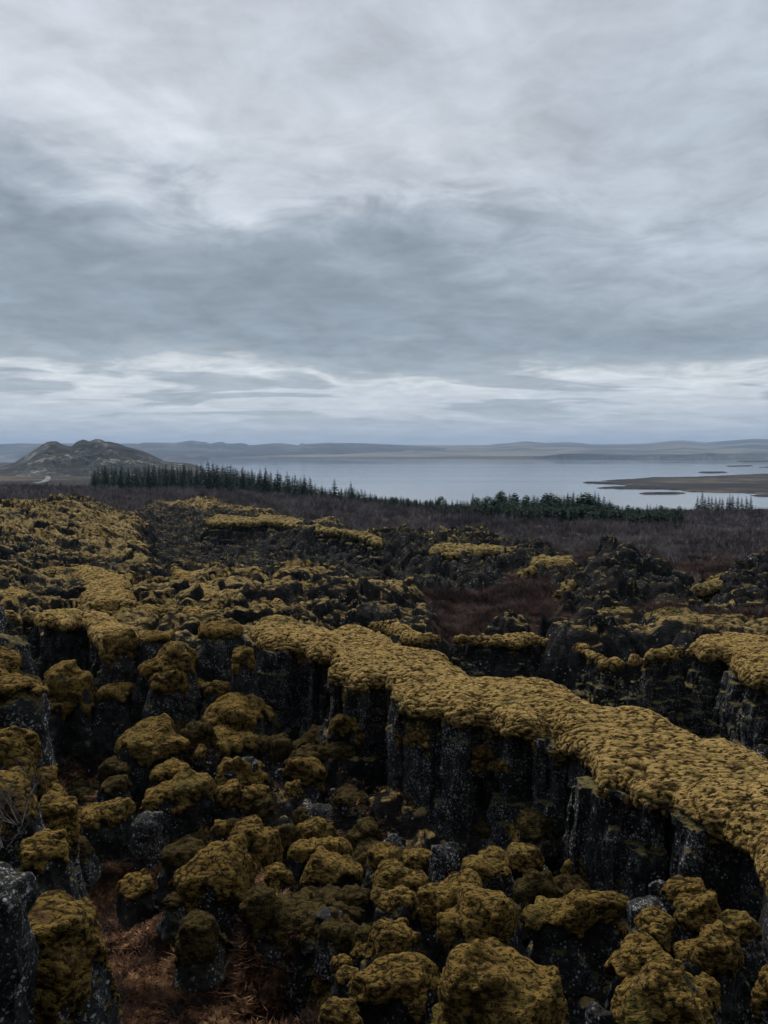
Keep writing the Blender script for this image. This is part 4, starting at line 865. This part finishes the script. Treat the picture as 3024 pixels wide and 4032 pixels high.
# ------------------------------------------------------------------ conifers
def mat_foliage(name, a, c_):
    mt, n, b, g = new_mat(name); P = g.outputs['Position']
    f = n.noise(P, 1.3, 4, .7); big = n.noise(P, .06, 3)
    n.put(b.inputs['Base Color'], n.mix(n.m('ADD', n.m('MULTIPLY', f, .7), n.m('MULTIPLY', big, .4)), a, c_)); b.inputs['Roughness'].default_value = .9; return mt
FOL = mat_foliage('spruce_needles', (.010, .020, .013), (.028, .050, .026)); FOLP = mat_foliage('pine_needles', (.013, .028, .016), (.038, .070, .034))
BARK = mat_simple('bark', [(.4, (.05, .04, .035)), (.6, (.10, .085, .075))], 8)
BARKL = mat_simple('pale_bark', [(.35, (.10, .09, .09)), (.6, (.26, .25, .25))], 6)
def tube(Vl, Fl, p0, p1, r0, r1, k=4):
    p0 = np.array(p0, float); p1 = np.array(p1, float); d = p1 - p0; d /= np.linalg.norm(d) + 1e-9
    a = np.cross(d, (0, 0, 1) if abs(d[2]) < .9 else (1, 0, 0)); a /= np.linalg.norm(a); c_ = np.cross(d, a); s = len(Vl)
    for p, r in ((p0, r0), (p1, r1)):
        for i in range(k):
            t = 2 * PI * i / k; Vl.append(p + (a * math.cos(t) + c_ * math.sin(t)) * r)
    for i in range(k): Fl.append((s + i, s + (i + 1) % k, s + k + (i + 1) % k, s + k + i))
def spruce(seed, kind=0):
    """unit-height tree: meshes of trunk and crown"""
    r = random.Random(seed); V = []; Fc = []
    whorls = 17 if kind == 0 else 13
    for w_ in range(whorls):
        h = .10 + .88 * (w_ / (whorls - 1)) ** .95
        L = (.195 * (1 - h) ** .80 + .010) if kind == 0 else (.25 * max(1 - ((h - .42) / .60) ** 2, .02) ** .6)
        nb = 9 if kind == 0 else 10; ph = r.uniform(0, 6.3)
        for i in range(nb):
            if r.random() < .12: continue
            a = ph + 2 * PI * i / nb + r.uniform(-.25, .25); l = L * r.uniform(.6, 1.25); hh = h + r.uniform(-.018, .018)
            dr = -.30 * l if kind == 0 else .25 * l
            ca, sa = math.cos(a), math.sin(a)
            for q in range(3 if kind == 0 else 4):                     # side sprays
                off = r.uniform(-.5, .5); f = r.uniform(.5, 1.0) if q else 1.0
                a2 = a + off * .8; b0 = np.array([ca * l * .12, sa * l * .12, hh]); tip = np.array([math.cos(a2) * l * f, math.sin(a2) * l * f, hh + dr * f + r.uniform(-.01, .02)])
                mid = (b0 + tip) / 2; wv = np.array([-sa, ca, 0]) * l * r.uniform(.14, .26); up = np.array([0, 0, -l * r.uniform(.05, .22)])
                s = len(V); V += [b0, mid + wv + up * .5, tip, mid - wv + up]; Fc.append((s, s + 1, s + 2, s + 3))
    s = len(V)
    if kind == 0: V += [np.array([.006, 0, .93]), np.array([-.004, .006, .93]), np.array([-.004, -.006, .93]), np.array([0, 0, 1.0])]; Fc += [(s, s + 1, s + 3, s + 3), (s + 1, s + 2, s + 3, s + 3)]
    TV = []; TF = []; tube(TV, TF, (0, 0, -.03), (0, 0, .9), .016, .004, 5)
    return (V, [f if f[2] != f[3] else (f[0], f[1], f[2], f[2]) for f in Fc]), (TV, TF)
def tri_safe(Fc): return [f for f in Fc if len(set(f)) == 4]
TP = []
for k in range(7):
    kind = 0 if k < 5 else 1
    (V, Fc), (TV, TF) = spruce(40 + k, kind)
    t = thing('conifer_tree', 'x', 'tree')
    c_ = mesh_np('crown', V, tri_safe(Fc), FOL if kind == 0 else FOLP, t, smooth=False); u_ = mesh_np('trunk', TV, TF, BARK, t)
    TP.append([t, False])
PLAN = []
def plant(k, x, y, hgt, lab, grp, nm=None, wid=1.0): PLAN.append((k, x, y, hgt, lab, grp, wid))
def plant_now(k, x, y, hgt, lab, grp, wid):
    if 'wood' in grp: hgt = hgt * .95
    hgt = hgt * ((1.16 if y > 200 else 1.02) if 'row' in grp else 1.0); wid = wid * .95
    t, us_ = TP[k]
    if us_:
        r_ = t.copy(); col.objects.link(r_)
        for ch in t.children:
            c_ = ch.copy(); col.objects.link(c_); c_.parent = r_
    else: r_ = t; TP[k][1] = True
    r_.location = (x, y, ground_z(x, y) - .1); s = hgt; w_ = wid * random.uniform(.85, 1.2)
    r_.scale = (s * w_, s * w_, s); r_.rotation_euler = (random.uniform(-.03, .03), random.uniform(-.03, .03), random.uniform(0, 6.28))
    r_['label'] = lab; r_['group'] = grp; r_['category'] = 'tree'
def forest(reg, xs, top, base, Ds, rows, spacing, kinds, lab, grp, jitter=.25, wid=1.0, lead=.25):
    cnt = 0
    for q in range(rows):
        x = xs[0] + random.uniform(0, spacing)
        while x < xs[-1]:
            tp = np.interp(x, xs, top); bs = np.interp(x, xs, base); D = np.interp(x, xs, Ds) * (1 + .075 * q) * random.uniform(.975, 1.03)
            px, py = S(reg, x, tp); p = at_y(px, py, D); gz = ground_z(p[0], p[1]); full = p[2] - gz
            if q < rows - 1 and rows > 1: full *= random.uniform(1 - jitter, 1.03) * (.86 + .14 * q / max(rows - 1, 1))
            else: full *= random.uniform(1 - jitter * .8, 1.1)
            if full > 1.2: plant(random.choice(kinds), float(p[0]), D, float(full), lab, grp, wid=wid); cnt += 1
            x += spacing * random.uniform(.5, 1.5)
    return cnt
LF = 'dark spruce in the long pointed row between the brown scrub and the lake'
PF = 'bushy green pine packed in the dense wood by the lake shore'
nt = forest(1, [395, 430, 500, 560, 640, 760, 850, 900, 1000, 1060, 1150, 1200, 1280, 1340, 1450, 1520, 1600, 1659], [228, 215, 212, 222, 212, 203, 205, 208, 214, 220, 235, 246, 256, 270, 300, 292, 312, 328], [300] * 18,
            [305, 305, 308, 310, 312, 312, 310, 308, 300, 290, 275, 265, 255, 245, 232, 225, 215, 208], 3, 17, [0, 1, 2, 3, 4], LF, 'spruces in the long row', wid=1.7)
for (x, tp) in [(408, 222), (455, 214), (518, 213), (556, 222), (640, 205), (663, 200), (715, 203), (790, 203), (903, 193), (935, 205), (983, 210), (1045, 215), (1122, 225), (1150, 219), (1200, 232), (1240, 240), (1272, 248), (1315, 250), (1340, 258), (1392, 290), (1445, 267), (1518, 278), (1600, 318)]:
    D = np.interp(x, [395, 1000, 1659], [300, 292, 205]); p = at_y(*S(1, x, tp), D); plant(random.randrange(5), float(p[0]), float(D), float(p[2] - ground_z(p[0], p[1])), 'tall spruce standing clear of the long pointed row, its tip well above its neighbours', 'tall spruces in the long row', wid=1.45); nt += 1
nt += forest(2, [0, 60, 120, 240, 300, 380, 430, 470, 530, 580, 680, 760, 830, 900, 940, 980], [325, 330, 345, 338, 350, 335, 330, 318, 318, 335, 318, 312, 308, 312, 325, 350], [400] * 16, [196, 192, 188, 182, 180, 176, 172, 170, 168, 166, 164, 162, 160, 160, 160, 160], 3, 19, [0, 1, 2, 3, 5], LF, 'spruces in the long row', wid=1.6)
nt += forest(2, [300, 400, 500, 600, 700, 800, 900, 1000, 1100, 1180, 1230, 1285], [368, 362, 352, 348, 345, 342, 346, 358, 364, 366, 362, 380], [440] * 12, [172, 166, 160, 157, 154, 151, 148, 146, 145, 146, 148, 150], 2, 17, [5, 6, 0, 3], PF, 'pines in the shore wood', wid=1.3)
nt += forest(2, [520, 640, 760, 880, 1000, 1100, 1200, 1285], [385, 382, 380, 384, 392, 396, 396, 400], [450] * 8, [150, 147, 145, 142, 139, 138, 140, 144], 1, 22, [5, 6], PF, 'pines in the shore wood', wid=1.45)
nt += forest(2, [1345, 1375, 1400, 1450, 1540, 1600], [328, 330, 335, 342, 330, 340], [355] * 6, [300, 300, 300, 300, 300, 300], 1, 14, [0, 1, 2, 3, 4], 'small dark spruce in the separate short row facing the brown headland', 'spruces in the short row', wid=1.3)
nt += forest(1, [55, 120, 180, 240, 290], [285, 276, 272, 266, 284], [300] * 5, [330] * 5, 1, 17, [1, 3, 6], 'low conifer near the winding grey road, below the rocky hill', 'conifers near the road', wid=1.2)
PLAN.sort(key=lambda q: -(q[3] / q[2]) - (9 if 'clear of' in q[4] or 'separate' in q[4] or 'winding' in q[4] else 0) + (.004 if q[5].startswith('pines') and q[2] < 150 else 0))
for q in PLAN[:290]: plant_now(*q)
VV = []; FF = []; bs_ = 0
for (k, x, y, hgt, lab, grp, wid) in PLAN[290:]:
    if 'wood' in grp: hgt = hgt * .95
    me = [c for c in TP[k][0].children if c.name.startswith('crown')][0].data
    v = np.empty(len(me.vertices) * 3, f32); me.vertices.foreach_get('co', v); v = v.reshape(-1, 3)
    q = np.empty(len(me.loops), np.int32); me.loops.foreach_get('vertex_index', q); q = q.reshape(-1, 4)
    a_ = random.uniform(0, 6.28); ca, sa = math.cos(a_), math.sin(a_); w_ = hgt * wid
    o_ = np.stack([(v[:, 0] * ca - v[:, 1] * sa) * w_ + x, (v[:, 0] * sa + v[:, 1] * ca) * w_ + y, v[:, 2] * hgt + ground_z(x, y)], 1)
    VV.append(o_); FF.append(q + bs_); bs_ += len(v)
o_ = mesh_np('conifer_wood', np.concatenate(VV), np.concatenate(FF), FOLP, smooth=False); o_['kind'] = 'stuff'
print('trees', len(PLAN))

# ------------------------------------------------------------------ bare birch scrub: countless twiggy bushes in one mass
def twig_bush(seed, n_st=7, lev=2, hgt=1.0, k=3, rad=.012, spread=.5):
    r = random.Random(seed); V = []; Fc = []
    def grow(p, d, L, r0, lv):
        segs = 2 if lv else 1; q = np.array(p, float)
        for s in range(segs):
            d = d + np.array([r.uniform(-.3, .3), r.uniform(-.3, .3), r.uniform(-.05, .25)]); d /= np.linalg.norm(d)
            e = q + d * L / segs; tube(V, Fc, q, e, r0, r0 * .7, k); r0 *= .7; q = e
            if lv:
                for _ in range(r.choice((1, 2, 2)) + (1 if s == segs - 1 else 0)):
                    dd = d + np.array([r.uniform(-.8, .8), r.uniform(-.8, .8), r.uniform(-.1, .5)]); dd /= np.linalg.norm(dd)
                    grow(q, dd, L * r.uniform(.45, .75), r0 * .75, lv - 1)
    for i in range(n_st):
        a = r.uniform(0, 6.28); d = np.array([math.cos(a) * spread, math.sin(a) * spread, 1.0]); d /= np.linalg.norm(d)
        grow((math.cos(a) * .05, math.sin(a) * .05, -.05), d, hgt * r.uniform(.4, .6), rad, lev)
    return np.array(V, f32), np.array(Fc, np.int32)
SCRUB = mat_simple('bare_birch_twigs', [(.36, (.040, .032, .034)), (.5, (.095, .077, .077)), (.60, (.22, .185, .17))], .12, 8)
bush = []
for k in range(7):
    V, Fc = twig_bush(200 + k, 6, 1, 1.0, 3, .018, .75); V[:, 2] *= 1 / max(V[:, 2].max(), .5); bush.append((V, Fc))
def scatter(name, mat, protos_, xy, scl, sink=.1, kindv='stuff', wid=1.3):
    zz, _, _ = ground_field(xy[:, 0].astype(f32), xy[:, 1].astype(f32)); VV = []; FF = []; base = 0
    ks = rng.integers(0, len(protos_), len(xy)); an = rng.uniform(0, 6.28, len(xy))
    for i in range(len(xy)):
        v, q = protos_[ks[i]]; ca, sa = math.cos(an[i]), math.sin(an[i]); s = scl[i]
        o = np.empty_like(v); o[:, 0] = (v[:, 0] * ca - v[:, 1] * sa) * s * wid + xy[i, 0]; o[:, 1] = (v[:, 0] * sa + v[:, 1] * ca) * s * wid + xy[i, 1]; o[:, 2] = v[:, 2] * s + zz[i] - sink
        VV.append(o); FF.append(q + base); base += len(v)
    o = mesh_np(name, np.concatenate(VV), np.concatenate(FF), mat, smooth=False); o['kind'] = kindv; return o
N = 15000
yv = np.exp(rng.uniform(math.log(80), math.log(360), N * 2)); uv = rng.uniform(-.62, .62, N * 2); xv = uv * yv
_, mm_, ss_ = base_field(xv.astype(f32), yv.astype(f32))
keep = (ss_ + .25 * perlin(xv / 12, yv / 12, None, 131) > rng.uniform(.35, .75, len(xv)))
xy = np.stack([xv, yv], 1)[keep][:N]
scatter('birch_stems', mat_simple('pale_birch_stems', [(.4, (.16, .14, .14)), (.6, (.34, .31, .30))], .8, 4), bush, xy[::14], rng.uniform(1.2, 2.3, len(xy[::14])) * np.clip(xy[::14][:, 1] / 150, .7, 1.1), wid=1.0)
scatter('birch_scrub', SCRUB, bush, xy, rng.uniform(.9, 2.1, len(xy)) * (1 + .35 * perlin(xy[:, 0] / 20, xy[:, 1] / 20, None, 132)) * np.clip(xy[:, 1] / 150, .7, 1.15))
# thin rusty heath and dwarf scrub on the nearer brown ground
HEATH = mat_simple('heath_twigs', [(.38, (.022, .012, .010)), (.5, (.07, .036, .027)), (.60, (.19, .13, .10))], .35, 7)
hb = []
for k in range(5):
    V, Fc = twig_bush(300 + k, 8, 1, 1.0, 3, .02, 1.0); V[:, 2] *= 1 / max(V[:, 2].max(), .5); hb.append((V, Fc))
N = 12000
yv = np.exp(rng.uniform(math.log(34), math.log(92), N * 3)); uv = rng.uniform(-.62, .62, N * 3); xv = uv * yv
_, mm_, ss_ = base_field(xv.astype(f32), yv.astype(f32))
keep = (mm_ + .3 * perlin(xv / 4, yv / 4, None, 133) < .28)
xy = np.stack([xv, yv], 1)[keep][:N]
scatter('heath', HEATH, hb, xy, rng.uniform(.15, .5, len(xy)) * (1 + .9 * (ss_[keep][:N] > .15) * rng.uniform(0, 1, len(xy))), .03)
# dry grass on the gorge floor
mt, n, b, g_ = new_mat('dry_grass'); P = g_.outputs['Position']
f = n.m('ADD', n.m('MULTIPLY', n.noise(P, .9, 4, .6), .45), n.m('MULTIPLY', n.noise(P, 4.5, 3, .75), .55))
n.put(b.inputs['Base Color'], n.ramp(f, [(.40, (.010, .005, .003)), (.48, (.045, .019, .009)), (.54, (.15, .060, .021)), (.62, (.42, .25, .12))])); b.inputs['Roughness'].default_value = .9; GRASS = mt
tf = []
for k in range(6):
    r = random.Random(500 + k); V = []; Fc = []
    for i in range(14):
        a = r.uniform(0, 6.28); l = r.uniform(.5, 1); be = r.uniform(.3, 1.1); w_ = r.uniform(.022, .045); px_, py_ = -math.sin(a) * w_, math.cos(a) * w_
        s = len(V); prev = None
        for j, (t_, ww) in enumerate(((0, 1), (.5, .8), (1, .12))):
            ox, oy, oz = math.cos(a) * be * l * t_ * t_, math.sin(a) * be * l * t_ * t_, l * (t_ - .38 * be * t_ * t_)
            V += [(ox + px_ * ww, oy + py_ * ww, oz), (ox - px_ * ww, oy - py_ * ww, oz)]
        Fc += [(s, s + 2, s + 3, s + 1), (s + 2, s + 4, s + 5, s + 3)]
    tf.append((np.array(V, f32), np.array(Fc, np.int32)))
N = 40000
px_ = rng.uniform(60, 1750, N * 2); py_ = rng.uniform(2850, 4400, N * 2)
P3 = np.array([at_z(a, c_, -12.1) for a, c_ in zip(px_, py_)]); ok = (P3[:, 1] > 8) & (P3[:, 1] < 31) & ((px_ < 1000) & ((py_ > 3350) | (px_ < 700)) | (rng.uniform(0, 1, N * 2) < .12)) & (perlin(P3[:, 0] / 1.7, P3[:, 1] / 1.7, None, 140) > rng.uniform(-.5, .25, N * 2))
xy = P3[ok][:N, :2]
qx, qy = rng.uniform(250, 1120, 26000), rng.uniform(3380, 4400, 26000); Q3 = np.array([at_z(a, c_, -12.1) for a, c_ in zip(qx, qy)]); xy = np.concatenate([xy, Q3[Q3[:, 1] > 8][:, :2]])
scatter('dry_grass', GRASS, tf, xy, rng.uniform(.10, .26, len(xy)) * (1 + .9 * (rng.uniform(0, 1, len(xy)) > .82)), .03, wid=1.1)
N = 7000                                                              # dark low scrub among it
px_ = rng.uniform(300, 1900, N); py_ = rng.uniform(2900, 4300, N); P3 = np.array([at_z(a, c_, -12.1) for a, c_ in zip(px_, py_)]); xy = P3[(P3[:, 1] > 9) & (P3[:, 1] < 31)][:, :2]
hb2 = [(v * np.array([1, 1, 1], f32), q) for v, q in hb]
xy = xy[(xy[:, 0] < -1) | (rng.uniform(0, 1, len(xy)) < .3)][:2000]; scatter('dwarf_scrub', mat_simple('dwarf_twigs', [(.35, (.03, .016, .010)), (.6, (.09, .05, .03))], 2, 4), hb2, xy, rng.uniform(.15, .34, len(xy)), .03)

# ------------------------------------------------------------------ single bare birches that stand out
def bare_tree(name, lab, x, y, hgt, seed, z=None, grp=None, mat=None, n_st=3, cat='tree', spread=.55, rad=.03, lev=3):
    V, Fc = twig_bush(seed, n_st, lev, 1.0, 4, rad, spread); m_ = V[:, 2].max(); V = V * (hgt / m_)
    t = thing(name, lab, cat, (x, y, (ground_z(x, y) if z is None else z)), grp)
    lowv = V[:, 2].reshape(-1, 8).mean(1) < hgt * .22     # tubes come in rings of 8 vertices
    tubes = Fc.reshape(-1, 4, 4)
    tr = tubes[lowv].reshape(-1, 4); br = tubes[~lowv].reshape(-1, 4)
    for nm, q in (('trunk', tr), ('branches', br)):
        if len(q):
            u_, inv_ = np.unique(q.ravel(), return_inverse=True); mesh_np(nm, V[u_], inv_.reshape(-1, 4), mat or BARKL, t, smooth=True)
    return t
for (x, yb_, yt, lab) in [(525, 518, 395, 'pale bare birch with a fan of white limbs, above the small twin-humped crag'), (290, 505, 440, 'thin bare birch leaning over the lone brown slope by the twin-humped crag'), (950, 590, 440, 'tall crooked bare birch behind the biggest outcrop'), (1000, 600, 455, 'grey bare birch with a curled low limb, next to the crooked one'), (1150, 560, 480, 'dark-stemmed bare birch in the scrub between the two outcrops'), (1585, 500, 430, 'forked pale birch alone in the scrub above the dark crag'), (1610, 620, 545, 'short bare birch bent over a pale grass patch'),
                            (1180, 1010, 900, 'leafless shrub at the foot of the dark crag, nearest the big outcrop'), (1580, 1035, 945, 'leafless pale bush on the heath under the dark crag'), (280, 1060, 990, 'grey twiggy bush on the heath before the knobbly wall')]:
    z0 = -10.8 if yb_ < 700 else -9.2
    p = at_z(*S(10, x, yb_), z0); q_ = at_y(*S(10, x, yt), p[1])
    bare_tree('bare_birch', lab, float(p[0]), float(p[1]), float(q_[2] - p[2]) , int(x), n_st=3 if yb_ < 700 else 6, rad=.022, cat='tree' if yb_ < 700 else 'shrub', spread=.6)
DTW = mat_simple('grey_twig', [(.4, (.06, .05, .045)), (.6, (.16, .14, .13))], 9)
for (x, y, D, h, lab, sd_) in [(120, 1330, 10.2, 1.0, 'leafless shrub with arching grey twigs across the near mossy crag', 3), (20, 1480, 9.4, .9, 'second leafless shrub, low and dark, at the root of the near crag', 5)]:
    p = at_y(*S(3, x, y), D); bare_tree('bare_shrub', lab, float(p[0]), float(p[1]), h, sd_, z=float(p[2]), mat=DTW, n_st=6, rad=.010, cat='shrub', spread=1.1)
p = at_z(*S(6, 720, 1290), -11.9); bare_tree('bare_shrub', 'thin upright dark shrub in the rusty grass at the lower edge', float(p[0]), float(p[1]), 1.5, 9, mat=mat_simple('dark_twig', [(.4, (.02, .015, .012)), (.6, (.05, .04, .03))], 9), n_st=7, rad=.008, cat='shrub', spread=.3)

# ------------------------------------------------------------------ air
mt = bpy.data.materials.new('haze'); mt.use_nodes = True; mt.node_tree.nodes.clear()
n = NT(mt.node_tree); out = n.new('ShaderNodeOutputMaterial'); v = n.new('ShaderNodeVolumePrincipled'); n.L.new(v.outputs[0], out.inputs['Volume'])
v.inputs['Color'].default_value = (.55, .74, 1, 1); v.inputs['Density'].default_value = 7.5e-5; v.inputs['Anisotropy'].default_value = 0
X0, X1, Y0, Y1, Z0, Z1 = -12500, 12500, -40, 13500, -48, 260
V = [(x, y, z) for x in (X0, X1) for y in (Y0, Y1) for z in (Z0, Z1)]
h_ = mesh_np('haze', V, [(0, 1, 3, 2), (4, 6, 7, 5), (0, 4, 5, 1), (2, 3, 7, 6), (0, 2, 6, 4), (1, 5, 7, 3)], mt, smooth=False); h_['kind'] = 'stuff'
